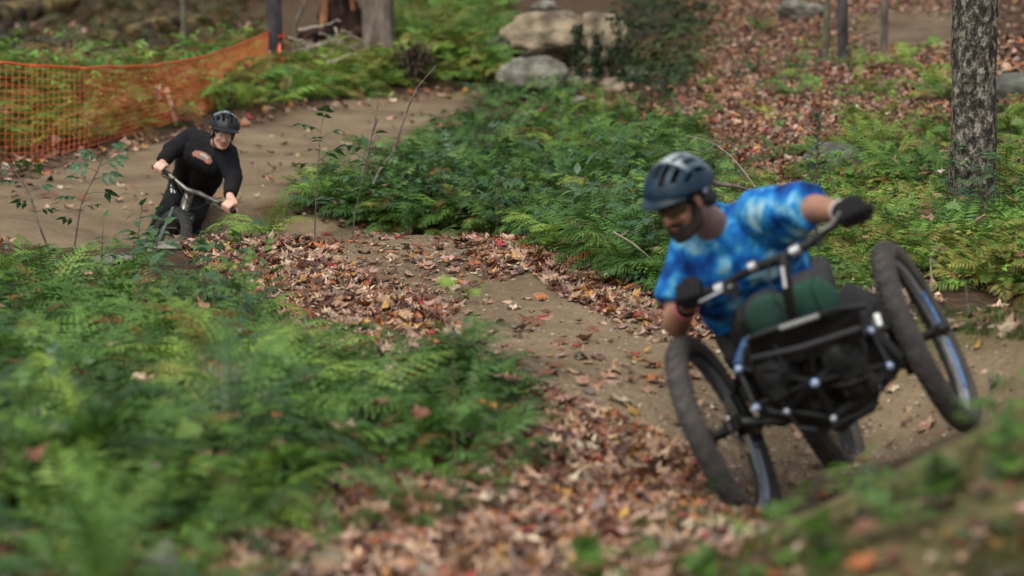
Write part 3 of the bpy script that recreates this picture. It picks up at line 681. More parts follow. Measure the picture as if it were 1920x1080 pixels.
# ------------------------------------------------------------------ plants made of parts
def me_of(mb, name, m):
    me = mb.mesh(name); me.materials.append(m); me.polygons.foreach_set('use_smooth', [True] * len(me.polygons)); return me
FRONDS = {}
for key, m in (('green', M_fern), ('yellow', M_fern_yellow), ('dark', M_fern_dark)):
    FRONDS[key] = [me_of(fern_frond(s, 4, 20 + s % 4, (.8, 1.0, 1.2, .95, .7)[s % 5], (1, .85, 1.1)[s % 3]), 'frond', m) for s in range(5)]
M_rust = green('rusty_frond', [(.20, .12, .03), (.26, .15, .035), (.18, .07, .02)])
FRONDS['rust'] = [me_of(fern_frond(s + 20, 4, 18, 1.1, .8), 'frond', M_rust) for s in range(2)]
LEAVES = {'bramble': [me_of(compound_leaf(s, 5 if s % 2 else 3), 'leaf', M_bramble) for s in range(4)],
          'broad': [me_of(simple_leaf(s), 'leaf', M_bramble) for s in range(3)],
          'bright': [me_of(compound_leaf(s + 9, 5), 'leaf', M_fern) for s in range(3)],
          'maple': [me_of(maple_leaf(s + 40, .18), 'leaf', M_fern) for s in range(3)]}
def part_obj(name, me, parent, M):
    o = bpy.data.objects.new(name, me); o.parent = parent; o.matrix_local = M; COL.objects.link(o); return o
WORDS = {'green': 'green', 'yellow': 'yellow green', 'dark': 'dark green', 'rust': 'rusty brown'}
SIZEW = lambda s, a, b: 'small' if s < a else ('large' if s > b else 'medium')
# things one can find in the photograph, with the ground they stand on
MARKS = [('the mottled trunk', G(1822, 398)), ('the wide grey trunk', G(712, 108)), ('the orange taped trunk', G(517, 146)), ('the big tan boulder', G(1035, 122)), ('the left half of the orange netting', G(130, 300)),
         ('the middle of the orange netting', G(330, 235)), ('the far rider', on_ground(350, 16)), ('the leaf covered crest', G(640, 470)), ('the right end of the crest', G(1010, 480)), ('the left end of the crest', G(400, 470)), ('the pale stone slab', G(215, 492)),
         ('the three wheeled cycle', on_ground(1560, 8.3)), ('the front rider helmet', G(1262, 420)), ('the mossy berm', G(1750, 860)), ('the foreground leaf litter', G(1000, 960)), ('the smooth pale round stone', G(302, 1065)),
         ('the bare dirt trail', G(1050, 650)), ('the two bare twigs', G(690, 330)), ('the left edge of the leafy strip', G(700, 760)), ('the dark stone', G(1560, 318)), ('the three saplings', G(1580, 125)), ('the raised right wheel', on_ground(1780, 9.4)),
         ('the far trail', G(560, 230)), ('the ribboned stake', G(303, 210))]
def place_words(p):
    q = sorted(MARKS, key=lambda m: (m[1] - p).length)
    a, b = q[0], q[1]; d = p - a[1]; L = d.length
    if abs(d.y) > abs(d.x): w = 'just beyond' if d.y > 0 else 'just in front of'
    else: w = 'to the right of' if d.x > 0 else 'to the left of'
    s = f'{w} {a[0]}'
    return s, b[0]
USED = {}
def uniq(stem, p, tail_words=()):
    """a label that singles the plant out among its likes, from what stands next to it"""
    s, b = place_words(p); L = f'{stem} {s}'
    if L in USED:
        q = sorted(MARKS, key=lambda m: (m[1] - p).length)[:2]; c = [f'{stem} {s}, toward {b}']
        for m in q:
            d = p - m[1]; c += [f'{stem} {round(d.length * k_) * r_} cm {"right" if d.x > 0 else "left"} of {m[0]}' for k_, r_ in ((10, 10), (20, 5), (50, 2))]
            c += [f'{stem} {round(abs(d.y) * 20) * 5} cm {"beyond" if d.y > 0 else "before"} {m[0]}', f'{stem} {round(abs(d.y) * 50) * 2} cm {"beyond" if d.y > 0 else "before"} {m[0]}']
        c += [f'{stem} {round(abs(p.x - m[1].x) * 100)} cm {"right" if p.x > m[1].x else "left"}, {round(abs(p.y - m[1].y) * 10) * 10} cm from {m[0]}' for m in q]
        L = next((x for x in c if ' '.join(x.split()[:16]) not in USED), c[0])
    L = ' '.join(L.split()[:16]).rstrip(','); USED[L] = 1
    return L
def fern(x, y, size, key, rng, n=None, label=True, upright=0.0, z=None):
    g = Vector((x, y, HZ(x, y) if z is None else z)); n = n or rng.integers(5, 9)
    h = 'upright' if upright > .3 else ('spreading' if n > 6 else 'sparse')
    t = empty('fern', g - Vector((0, 0, .01)), uniq(f'{SIZEW(size, .30, .42)} {WORDS[key]} {h} fern', g), 'fern', 'ferns growing along the trail'); a0 = rng.uniform(0, 6.28)
    for k in range(n):
        az = a0 + k * 6.283 / n + rng.uniform(-.3, .3); el = rng.uniform(-.15, .55) + upright; s = size * rng.uniform(.75, 1.15)
        kk = 'rust' if (rng.random() < .07 and key != 'dark') else key
        me = FRONDS[kk][rng.integers(0, len(FRONDS[kk]))]
        part_obj('frond', me, t, Matrix.Rotation(az, 4, 'Z') @ Matrix.Rotation(el, 4, 'X') @ Matrix.Rotation(rng.uniform(-.3, .3), 4, 'Y') @ Matrix.Scale(s, 4))
    return t
KINDW = {'bramble': ('bramble', 'dark green leafy bramble'), 'broad': ('shrub_seedling', 'broad leaved seedling'), 'bright': ('leafy_plant', 'bright green leafy plant'), 'maple': ('maple_seedling', 'green maple seedling')}
def leafy(x, y, h, kind, rng, nl=None, label=None, lean=None, ls=.11, g=None, stemr=.004, bare=.25):
    g = Vector((x, y, HZ(x, y))) if g is None else Vector(g); nm, w = KINDW[kind]; lean = lean or (rng.uniform(-.25, .25), rng.uniform(-.25, .25)); nl = nl or int(rng.integers(6, 12))
    t = empty(nm, g, label or uniq(f'{SIZEW(h, .2, .32)} {w} with {"few" if nl < 8 else "many"} leaves', g), 'plant', None if label else f'{nm.replace("_", " ")}s in the undergrowth')
    pts = [Vector((lean[0] * h * u ** 1.5, lean[1] * h * u ** 1.5, h * u)) for u in (0, .25, .5, .75, 1)]
    me = MB().tube(pts, [stemr, stemr * .9, stemr * .8, stemr * .6, stemr * .4], 5).mesh('stem'); me.materials.append(M_stem); part_obj('stem', me, t, Matrix.Identity(4))
    for k in range(nl):
        u = bare + (1 - bare) * k / max(1, nl - 1); q = min(u * 4, 3.999); i = int(q); b = pts[i].lerp(pts[i + 1], q - i)
        az = k * 2.4 + rng.uniform(-.4, .4); el = rng.uniform(-.1, .5) + (.7 if u > .97 else 0)
        me = LEAVES[kind][rng.integers(0, len(LEAVES[kind]))]
        part_obj('leaf', me, t, Matrix.Translation(b) @ Matrix.Rotation(az, 4, 'Z') @ Matrix.Rotation(el, 4, 'X') @ Matrix.Rotation(rng.uniform(-.4, .4), 4, 'Y') @ Matrix.Scale(ls * rng.uniform(.75, 1.2), 4))
    return t

# ------------------------------------------------------------------ where they grow (ground patches outlined by sight lines)
GAP = [(1240,520),(1330,480),(1460,500),(1620,530),(1760,545),(1760,575),(1620,560),(1450,580),(1300,590),(1240,570)]
LEFT = [(-160,500),(110,510),(200,535),(320,550),(420,570),(520,620),(640,700),(800,690),(900,700),(960,760),(940,860),(820,900),(640,900),(520,960),(420,1020),(300,1010),(0,1010),(-160,1000)]
MID = [(520,452),(560,380),(700,345),(850,250),(900,200),(960,170),(1100,190),(1300,260),(1340,330),(1340,420),(1330,560),(1240,548),(1150,520),(1060,478),(990,452)]
MIDN = [(480,448),(560,400),(760,380),(1000,380),(1240,420),(1240,550),(1150,520),(1060,478),(990,448)]
RIGHT = [(1330,385),(1450,345),(1560,305),(1640,285),(1760,262),(1900,200),(2060,200),(2060,560),(1900,560),(1760,545),(1600,530),(1450,500),(1330,430)]
FERN1 = [(530,200),(530,140),(600,120),(720,118),(740,165),(640,188)]
FERN2 = [(735,120),(740,30),(800,0),(950,0),(950,60),(905,110),(930,165),(820,160)]
FERN3 = [(-80,300),(-80,130),(120,135),(300,135),(500,90),(505,160),(440,200),(330,235),(180,270)]
HILLL = [(-80,118),(-80,10),(500,-10),(500,60),(300,115),(120,120)]
IVY = [(1150,150),(1152,60),(1170,-10),(1290,-10),(1340,50),(1330,120),(1270,200),(1190,190)]
HILLR = [(1290,200),(1290,-25),(1780,-25),(1780,260),(1640,260),(1500,260),(1340,300)]
FG = [(-160,1000),(-160,1200),(420,1200),(560,1100),(420,1020),(0,1010)]
BERM = [(1080,1100),(1250,1010),(1400,990),(1500,1010),(1700,915),(1930,800),(2100,740),(2100,1200),(1080,1200)]
BERMB = [(1600,600),(1750,585),(2050,560),(2050,640),(1900,640),(1760,620)]
rg = np.random.default_rng(21)
def plant_patch(poly, n, kinds, size, mind, maxh=None):
    pts = in_patch(poly, n * 3, rg); kept = []
    for (x, y, z, D) in pts:
        if len(kept) >= n: break
        if float(lut(TD, np.array([x]), np.array([y]))[0]) > -.08: continue
        if all((x - a) ** 2 + (y - b) ** 2 > (mind * (1 + .04 * D)) ** 2 for a, b in kept): kept.append((x, y))
        else: continue
        s = rg.uniform(*size); k = kinds[rg.integers(0, len(kinds))]
        if k in FRONDS: fern(x, y, s, k, rg)
        else: leafy(x, y, s * .75, k, rg, ls=s * .30)
for _k in range(16):
    _p = in_patch([(-100,560),(420,600),(620,760),(560,900),(-100,960)], 1, rg)[0]; fern(_p[0], _p[1], float(rg.uniform(.46, .62)), ['green', 'yellow', 'green', 'dark'][_k % 4], rg, int(rg.integers(5, 9)), upright=float(rg.uniform(.15, .5)))
plant_patch(LEFT, 62, ['green', 'green', 'green', 'dark', 'yellow'], (.20, .50), .13)
plant_patch(LEFT, 44, ['bramble', 'bramble', 'broad', 'bright', 'maple'], (.20, .34), .12)
plant_patch(MIDN, 46, ['green', 'green', 'green', 'yellow'], (.34, .62), .10)
plant_patch(MIDN, 52, ['bramble', 'bramble', 'broad', 'bright'], (.28, .56), .07)
plant_patch([(170,545),(300,535),(420,570),(520,630),(500,690),(300,670),(150,620)], 24, ['broad', 'bramble', 'broad', 'bright'], (.28, .46), .12)
plant_patch(MID, 44, ['green', 'green', 'yellow', 'dark'], (.42, .72), .12)
plant_patch(MID, 44, ['bramble', 'bramble', 'bright', 'broad'], (.28, .46), .10)
plant_patch(RIGHT, 46, ['yellow', 'yellow', 'green'], (.28, .46), .11)
plant_patch(RIGHT, 34, ['bramble', 'bright', 'maple'], (.22, .38), .11)
plant_patch(FERN1, 14, ['yellow', 'green', 'yellow'], (.42, .62), .08)
plant_patch(FERN2, 14, ['yellow', 'green', 'yellow'], (.45, .70), .09)
plant_patch([(1480,240),(1620,110),(1770,100),(1775,330),(1500,330)], 15, ['yellow', 'green', 'yellow', 'bright'], (.34, .52), .14)
plant_patch([(1290,60),(1500,0),(1640,0),(1480,200),(1330,210)], 10, ['green', 'dark', 'bright'], (.36, .52), .2)
plant_patch([(560,840),(700,820),(760,960),(600,1040),(480,1000)], 9, ['rust', 'green', 'rust'], (.16, .26), .16)
plant_patch(FG, 14, ['green', 'dark'], (.26, .38), .16)

# ------------------------------------------------------------------ the low mass between them (nobody could count it)
LO_F = [tris_of(fern_frond(s, 1, 15, 1.0, (1, .8, 1.1)[s % 3])) for s in range(4)]
LO_B = [tris_of(compound_leaf(s, 3 + 2 * (s % 2), lo=True)) for s in range(3)]
LO_S = [tris_of(oval_leaf(s, True)) for s in range(2)]
CF = np.array([(.062, .145, .022), (.12, .235, .034), (.085, .185, .036), (.18, .29, .05), (.04, .09, .022)])
CY = np.array([(.16, .29, .045), (.23, .35, .055), (.12, .25, .04), (.26, .25, .055), (.08, .17, .03)])
CB = np.array([(.035, .095, .038), (.07, .15, .065), (.035, .09, .032), (.11, .20, .055), (.16, .25, .06)])
def mass(name, specs, label):
    """specs: (outline, count, templates key, colours, size lo, hi, height lo, hi)"""
    allT = LO_F + LO_B + LO_S; base = {'f': (0, 4), 'b': (4, 3), 's': (7, 2)}; W = []; Pp = []; Mm = []; S = []; C = []
    for (poly, n, key, cols, s0, s1, h0, h1, lim) in specs:
        p = in_patch(poly, n, rg) if isinstance(poly, list) else poly
        td = lut(TD, p[:, 0], p[:, 1]); p = p[td < lim]
        clump = fbm(p[:, 0] * 2.2, p[:, 1] * 2.2, 3, 60); p = p[clump > -.07 + rg.uniform(-.06, .06, len(p))]; m = len(p)
        b, k = base[key]; W.append(b + rg.integers(0, k, m)); yaw = rg.uniform(0, 6.283, m)
        M = rotations(yaw, rg.uniform(-.25, .75, m), rg.uniform(-.5, .5, m)); Mm.append(M)
        Pp.append(np.stack([p[:, 0], p[:, 1], lut(ZT, p[:, 0], p[:, 1]) + rg.uniform(h0, h1, m) * (1 + 2.5 * np.clip(fbm(p[:, 0] * 1.1 + 7, p[:, 1] * 1.1, 3, 150), -.3, .5))], 1)); S.append(rg.uniform(s0, s1, m))
        drift = np.clip(.5 + 2.2 * fbm(p[:, 0] * 1.3, p[:, 1] * .9, 3, 140), 0, 1); idx = np.argsort(cols.sum(1)); pick = np.clip((drift * .6 + rg.uniform(0, .4, m)) * len(cols), 0, len(cols) - 1).astype(int)
        cc = cols[idx[pick]] * rg.uniform(.7, 1.3, (m, 1)); brown = rg.random(m) < .03; cc[brown] = np.array((.24, .13, .04)) * rg.uniform(.6, 1.1, (int(brown.sum()), 1)); C.append(cc)
    me = scatter_mesh(name, allT, np.concatenate(W), np.concatenate(Pp), np.concatenate(Mm), np.concatenate(S), np.concatenate(C))
    return tag(link(name, me, M_green), label, kind='stuff')
mass('undergrowth', [
    (LEFT, 3000, 'f', CF, .14, .36, 0, .09, -.05), ([(420,1000),(560,880),(760,800),(960,760),(1000,860),(900,960),(640,1060)], 420, 'f', np.concatenate([CF, [(.24, .13, .04), (.2, .12, .05)]]), .12, .24, 0, .04, -.02), (LEFT, 1300, 'b', CB, .05, .10, .02, .13, -.02), (LEFT, 2600, 's', CF, .02, .05, .01, .08, .0),
    (MID, 1900, 'f', CF, .28, .5, 0, .14, -.05), (MID, 1500, 'b', CB, .08, .17, .04, .22, -.05), (MIDN, 1100, 'b', CB, .07, .13, .02, .16, -.03), (MIDN, 1300, 'f', CF, .2, .40, 0, .12, -.05), (GAP, 500, 'f', CF, .15, .3, 0, .05, .05), (GAP, 500, 'b', CB, .05, .1, .02, .10, .05),
    (RIGHT, 2300, 'f', CY, .18, .36, 0, .05, -.05), (RIGHT, 1800, 'b', CY, .05, .12, .02, .14, -.03), (RIGHT, 2200, 's', CF, .02, .05, .01, .06, .0)],
    'dense low ferns, brambles and small leaves covering the ground beside the trail')
mass('distant_undergrowth', [
    (FERN1, 800, 'f', CY, .4, .6, 0, .06, -.05), (FERN2, 1000, 'f', CY, .45, .75, 0, .1, -.05), (FERN3, 1500, 'f', np.concatenate([CY, [(.22, .12, .03), (.16, .10, .03)]]), .38, .65, 0, .12, -.02),
    (FERN3, 900, 'b', CY, .12, .24, .05, .35, -.05), (HILLL, 1000, 'f', np.array([(.05, .06, .02), (.12, .085, .03), (.10, .05, .02), (.03, .025, .012), (.16, .10, .03), (.09, .11, .03)]), .3, .6, -.05, .1, 5),
    (IVY, 1000, 'b', np.array([(.02, .05, .012), (.045, .08, .02), (.02, .04, .012), (.10, .12, .03)]), .12, .26, .0, .28, 5), (IVY, 160, 'f', np.array([(.02, .06, .02), (.04, .09, .03), (.08, .12, .04)]), .3, .5, .0, .25, 5),
    (HILLR, 90, 'b', CF, .10, .22, .02, .2, -.05), (HILLR, 60, 'f', CY, .3, .5, 0, .05, -.05)],
    'blurred ferns and leafy growth covering the far slopes')

# moss and grass on the near berm
def grass_t(s):
    mb = MB(); rd = random.Random(s)
    for k in range(5):
        a = rd.uniform(0, 6.28); l = rd.uniform(.5, 1); t = Vector((math.cos(a) * .35 * l, math.sin(a) * .35 * l, l)); b = Vector((math.cos(a + 1.5) * .03, math.sin(a + 1.5) * .03, 0)); o = Vector((rd.uniform(-.2, .2), rd.uniform(-.2, .2), 0))
        mb.add([o + b, o - b, o + t * .55 + Vector((0, 0, .08)), o + t], [(0, 1, 2), (2, 1, 3), (0, 2, 3)])
    return tris_of(mb)
GR = [grass_t(s) for s in range(3)]
def tufts(name, specs, label):
    P_ = []; S = []; C = []
    for (poly, n, s0, s1, cols, lim) in specs:
        p = in_patch(poly, n, rg); p = p[lut(TD, p[:, 0], p[:, 1]) < lim]; p = p[fbm(p[:, 0] * 4, p[:, 1] * 4, 3, 12) > -.12]; m = len(p)
        P_.append(p[:, :3]); S.append(rg.uniform(s0, s1, m)); C.append(cols[rg.integers(0, len(cols), m)] * rg.uniform(.7, 1.3, (m, 1)))
    P_ = np.concatenate(P_); n = len(P_); me = scatter_mesh(name, GR, rg.integers(0, 3, n), P_, rotations(rg.uniform(0, 6.3, n), rg.uniform(-.3, .3, n)), np.concatenate(S), np.concatenate(C))
    return tag(link(name, me, M_green), label, kind='stuff')
CG = np.array([(.08, .14, .025), (.15, .16, .04), (.06, .14, .03), (.18, .15, .06), (.05, .11, .025)])
tufts('grass', [(BERM, 8000, .012, .038, np.array([(.12, .13, .035), (.17, .14, .06), (.08, .12, .03), (.20, .15, .08), (.13, .10, .05)]), .35), (BERMB, 2600, .015, .04, CG, .35), ([(1020,450),(1240,540),(1240,580),(1100,545),(1000,480)], 900, .02, .045, CG, .05), (LEFT, 1500, .03, .07, CG, 0), (RIGHT, 1500, .03, .07, CG, 0), ([(1390,880),(1500,940),(1420,1000),(1250,1000)], 300, .02, .05, CG, .0)],
      'short moss and grass on the berm and the trail edges')

# ------------------------------------------------------------------ plants the photograph singles out
def at(px, py): g = G(px, py); return g.x, g.y
rgs = np.random.default_rng(5)
def sapling_stem(name, pts, r, label, leaves, kind='bramble', ls=.1, cat='sapling'):
    """a thin bent stem with leaves at chosen places: leaves = (fraction along, side, lift, scale)"""
    t = empty(name, pts[0], label, cat); MB().tube(pts, [r * (1 - .6 * i / (len(pts) - 1)) for i in range(len(pts))], 6).build('stem', M_twig, t)
    for (u, az, el, s) in leaves:
        q = min(u * (len(pts) - 1), len(pts) - 1.001); i = int(q); b = pts[i].lerp(pts[i + 1], q - i) - pts[0]
        me = LEAVES[kind][int(rgs.integers(0, len(LEAVES[kind])))]
        part_obj('leaf', me, t, Matrix.Translation(b) @ Matrix.Rotation(az, 4, 'Z') @ Matrix.Rotation(el, 4, 'X') @ Matrix.Rotation(float(rgs.uniform(-.8, .8)), 4, 'Y') @ Matrix.Scale(s, 4))
    return t
Ds = Gd(108, 505) - .2
S1 = [P(*q, Ds) for q in ((108, 520), (96, 480), (72, 420), (58, 370), (42, 340), (28, 322), (5, 308))]
sapling_stem('leafy_sapling', S1, .007, 'thin dark sapling leaning left, farthest left of the two by the stone slab', [(.55, -1.2, .2, .14), (.62, 1.3, .1, .15), (.75, -1.3, .3, .16), (.8, 1.4, 0, .14), (.9, 2.2, .2, .16), (.95, -1.8, .1, .15), (1, 1.6, .4, .15), (.4, -1.4, .1, .12), (.45, 1.6, .1, .12)])
Ds = Gd(140, 498) - .1
S2 = [P(*q, Ds) for q in ((135, 500), (140, 460), (146, 420), (150, 390), (162, 360), (176, 335), (186, 312), (192, 298))]
sapling_stem('leafy_sapling', S2, .006, 'slender upright sapling with dark toothed leaves left of the far rider', [(.3, 1.5, .1, .12), (.42, -1.5, .1, .13), (.5, 1.4, 0, .16), (.55, -1.4, -.1, .18), (.65, 1.2, .2, .16), (.7, -1.6, .1, .17), (.8, 1.5, .1, .16), (.86, -1.3, .2, .17), (.93, 1.3, .4, .15), (1, -.9, .5, .16), (1, 1.9, .3, .13)])
for k, (px, py, h, kind, s, l) in enumerate([(292, 515, .30, 'broad', .11, 'weedy green seedling beside the pale stone slab below the far rider wheel'), (385, 520, .20, 'bramble', .11, 'leafy bramble just right of the front wheel of the far bicycle'), (255, 505, .30, 'broad', .13, 'narrow leaved seedling left of the far bicycle wheel'),
                                       (590, 452, .62, 'bramble', .17, 'tall dark bramble rising behind the crest, tallest at its left'), (660, 452, .52, 'bramble', .17, 'bushy bramble behind the crest just right of the tallest one'), (930, 450, .55, 'bramble', .17, 'grey green bramble with pale leaf undersides behind the crest')]):
    x, y = at(px, py); leafy(x, y, h, kind, rgs, 13, l, ls=s)
for px, py in [(1785, 405), (1800, 425), (1825, 430), (1850, 420), (1872, 408), (1835, 450), (1790, 450)]:
    x, y = at(px, py); leafy(x, y, float(rgs.uniform(.26, .4)), 'bramble', rgs, 11, ls=.11)
# tall yellow green ferns that stand out
for px, py, s, k, n, up in [(1612, 285, .52, 'yellow', 7, .35), (1640, 250, .5, 'yellow', 6, .25), (1565, 290, .42, 'yellow', 6, .2), (1750, 170, .55, 'yellow', 7, .3), (1460, 300, .4, 'green', 6, .1), (1280, 240, .5, 'green', 7, .1), (1170, 395, .55, 'green', 8, .2),
                            (490, 200, .55, 'yellow', 7, .1), (460, 205, .5, 'yellow', 7, .1), (500, 448, .45, 'yellow', 7, .1), (905, 820, .26, 'green', 6, .5), (880, 760, .28, 'dark', 7, .3), (870, 830, .3, 'green', 6, .5), (1890, 330, .45, 'yellow', 8, .1), (1900, 250, .5, 'yellow', 8, .1), (1870, 470, .35, 'green', 7, .1),
                            (120, 760, .46, 'green', 7, .2), (60, 900, .42, 'green', 7, .2), (190, 930, .4, 'green', 6, .45), (30, 640, .4, 'green', 7, .1), (330, 640, .36, 'green', 7, .1), (430, 720, .34, 'green', 7, .1)]:
    x, y = at(px, py); fern(x, y, s, k, rgs, n, upright=up)
# spruce seedling
x, y = at(1530, 372); g = Vector((x, y, HZ(x, y))); t_ = empty('spruce_seedling', g, 'thin dark spruce seedling standing among the ferns left of the dark stone', 'spruce seedling'); m_sp = mat('spruce_green', (.015, .05, .028), .7)
MB().tube([g, g + Vector((0, 0, .2)), g + Vector((.01, 0, .56))], [.008, .006, .003], 5).build('stem', M_stem, t_)
for k in range(30):
    z = .08 + k * .015; a = k * 2.4; L = .10 * (1 - k / 34) + .02; b0 = g + Vector((0, 0, z)); e = b0 + Vector((math.cos(a) * L, math.sin(a) * L, .03)); mb = MB(); mb.tube([b0, e], [.003, .001], 3)
    for q in range(12):
        c = b0.lerp(e, q / 12); d = Vector((math.cos(a + (1 if q % 2 else -1) * 1.1), math.sin(a + (1 if q % 2 else -1) * 1.1), .3)) * .018; s_ = Vector((0, 0, .0034)); mb.add([c + s_, c - s_, c + d], [(0, 1, 2)])
    mb.build('branch', m_sp, t_)
# bare twigs
def twig(pts, r, label, kids=(), m=M_twig, name='bare_twig', cat='twig'):
    t = empty(name, pts[0], label, cat); MB().tube(pts, [r * (1 - .7 * i / (len(pts) - 1)) for i in range(len(pts))], 6).build('stem', m, t)
    for kp, kr in kids: MB().tube(kp, [kr, kr * .4][:len(kp)] if len(kp) == 2 else [kr, kr * .7, kr * .3], 5).build('side_twig', m, t)
    return t
D_ = 14.6
twig([P(*q, D_) for q in ((700, 345), (712, 320), (738, 285), (752, 240), (766, 200), (782, 165), (818, 122))], .011, 'long bare twig, taller of two rising behind the crest before the far trail')
twig([P(*q, D_) for q in ((680, 320), (688, 290), (700, 245), (708, 222))], .009, 'short forked bare twig beside the long one behind the crest', [([P(700, 245, D_), P(710, 225, D_)], .006), ([P(694, 268, D_), P(706, 215, D_), P(710, 182, D_)], .006)])
D_ = 13.0
twig([P(*q, D_) for q in ((1415, 350), (1395, 322), (1370, 292), (1340, 270), (1305, 258), (1285, 254))], .006, 'thin grey arching twig above the front rider back', [([P(1340, 270, D_), P(1322, 285, D_)], .003), ([P(1305, 258, D_), P(1290, 272, D_)], .003)], M_grey_wood)
D_ = 12.6
branch(1330, 338, D_, 1420, 362, D_ + .1, .017, 'dark mossy fallen branch behind the front rider helmet', M_twig, .03, 2, 3)
D_ = Gd(1560, 505); branch(1518, 474, D_ + .2, 1620, 520, D_ - .1, .013, 'pale straight fallen stick between the front rider and the raised wheel', M_grey_wood, .012, False, 4)
D_ = Gd(1746, 560); twig([P(*q, D_) for q in ((1744, 560), (1747, 520), (1744, 485), (1758, 455))], .006, 'thin pale upright twig seen through the raised right wheel', [([P(1744, 485, D_), P(1765, 500, D_)], .004)], M_grey_wood)
D_ = Gd(1817, 590); twig([P(*q, D_) for q in ((1818, 592), (1813, 560), (1811, 525))], .007, 'dark upright twig at the top of the dirt bank right of the raised wheel')
D_ = 11.2; twig([P(*q, D_) for q in ((1150, 435), (1185, 455), (1215, 480), (1238, 498))], .005, 'thin bare twig crossing the leaves left of the front rider shoulder', [([P(1165, 442, D_), P(1180, 430, D_)], .003)], M_grey_wood)
# young maple sprig close to the lens, out of focus over the trail
g = on_ground(852, 6.9); g.z = HZ(g.x, g.y); Dn = 6.9; S = [Vector(g), P(849, 640, Dn), P(846, 580, Dn), P(862, 540, Dn)]
t_ = empty('maple_sprig', g, 'blurred green maple sprig close in front of the bare trail', 'seedling'); MB().tube(S, [.0024, .002, .0018, .0012], 5).build('stem', M_stem, t_)
me_br = me_of(maple_leaf(71, .3), 'leaf', M_fern_yellow)
for (px, py, s, az, el) in [(838, 528, .062, .5, .5), (888, 548, .060, -.9, .4), (868, 538, .05, 2.6, .2), (905, 535, .04, -1.4, .6), (846, 545, .045, 1.5, .6)]:
    b = P(px, py, Dn) - Vector(g); part_obj('leaf', me_br, t_, Matrix.Translation(b) @ Matrix.Rotation(az, 4, 'Z') @ Matrix.Rotation(el, 4, 'X') @ Matrix.Scale(s, 4)); MB().tube([P(860, 541, Dn), P(px, py, Dn)], [.0014, .001], 4).build('petiole', M_stem, t_)
# out of focus leaves at the foot of the berm
for k, (px, D, s, kd, l) in enumerate([(1120, 5.0, .16, 'maple', 'blurred maple seedling low at the near foot of the berm'), (1280, 4.9, .17, 'maple', 'blurred maple seedling with big leaves beside the lowered left wheel'), (1200, 4.7, .15, 'bright', 'blurred bright leafy plant at the bottom edge before the berm'),
                                   (1360, 5.2, .16, 'bramble', 'blurred blue green bramble overlapping the bottom of the left wheel'), (1330, 4.6, .13, 'maple', 'lowest blurred maple seedling before the left wheel'),
                                   (1620, 5.35, .08, 'bright', 'small blurred green sprig on the berm lip below the rear wheel'), (1840, 5.3, .10, 'bright', 'blurred yellow green plant on the berm lip below the raised wheel'),
                                   (1900, 4.9, .14, 'maple', 'blurred maple seedling at the right end of the berm'), (1700, 4.75, .10, 'bright', 'blurred low plant on the near face of the berm'), (1560, 4.7, .10, 'maple', 'blurred small seedling low on the near face of the berm'),
                                   (1850, 4.6, .11, 'bramble', 'blurred dark bramble low on the right of the berm'), (1440, 4.75, .11, 'bright', 'blurred green plant at the lower left of the berm'), (1780, 5.0, .09, 'maple', 'blurred seedling halfway up the near face of the berm'), (1500, 5.15, .08, 'bright', 'blurred small plant near the left end of the berm lip'), (1660, 5.1, .09, 'bramble', 'blurred blue green plant in the middle of the berm'), (1910, 5.35, .12, 'bright', 'blurred tall plant where the berm meets the right edge')]):
    g = on_ground(px, D); leafy(g.x, g.y, s, kd, rgs, 8, l, ls=.09, stemr=.0025, bare=.1)
g = on_ground(190, 5.2); fern(g.x - .0, g.y, .52, 'green', rgs, 3, upright=.9)
# red and brown bush by the far trail
rb = in_patch([(735, 165), (740, 90), (800, 80), (820, 160)], 90, rg); Cr = np.array([(.07, .03, .03), (.10, .05, .03), (.05, .05, .02), (.03, .06, .02)])
g = G(775, 165); root = empty('bush', g, 'small dark reddish brown bush beside the far trail, right of the wide grey trunk', 'bush')
q = np.random.default_rng(9); n = 520; u = q.normal(size=(n, 3)); u /= np.linalg.norm(u, axis=1, keepdims=True); pos = u * q.uniform(.3, 1, (n, 1)) * np.array((.26, .2, .28)) + np.array((g.x, g.y + .05, g.z + .24))
link('foliage', scatter_mesh('foliage', LO_S, q.integers(0, 2, n), pos, rotations(q.uniform(0, 6.3, n), q.uniform(-1, 1, n), q.uniform(-1, 1, n)), q.uniform(.05, .09, n), Cr[q.integers(0, 4, n)]), M_green, root)
for k in range(6):
    a = k * 1.05; MB().tube([g + Vector((0, 0, -.03)), g + Vector((math.cos(a) * .1, math.sin(a) * .08, .25)), g + Vector((math.cos(a) * .22, math.sin(a) * .15, .48))], [.01, .007, .003], 5).build('stem', M_twig, root)
# ivy trailing down the blocky boulder
def ivy(px, D, w, h, label, seed):
    q = np.random.default_rng(seed); n = 260; g = on_ground(px, D)
    pos = np.stack([q.normal(0, w, n) + g.x, np.full(n, g.y) - q.uniform(.34, .42, n), g.z + q.uniform(0, h, n)], 1)
    o = link('ivy', scatter_mesh('ivy', LO_S, q.integers(0, 2, n), pos, rotations(q.uniform(0, 6.3, n), q.uniform(.8, 1.8, n), q.uniform(-.5, .5, n)), q.uniform(.04, .08, n), np.array([(.02, .05, .02), (.035, .07, .02), (.05, .05, .02)])[q.integers(0, 3, n)]), M_green)
    rebase(o, g); tag(o, label, 'ivy')
ivy(1082, 26.9, .045, .62, 'strand of ivy hanging where the tan and the blocky boulder meet', 1); ivy(1115, 26.9, .03, .5, 'thin strand of ivy down the middle of the blocky boulder', 2); ivy(1155, 26.8, .08, .7, 'thick ivy over the right end of the blocky boulder', 3)

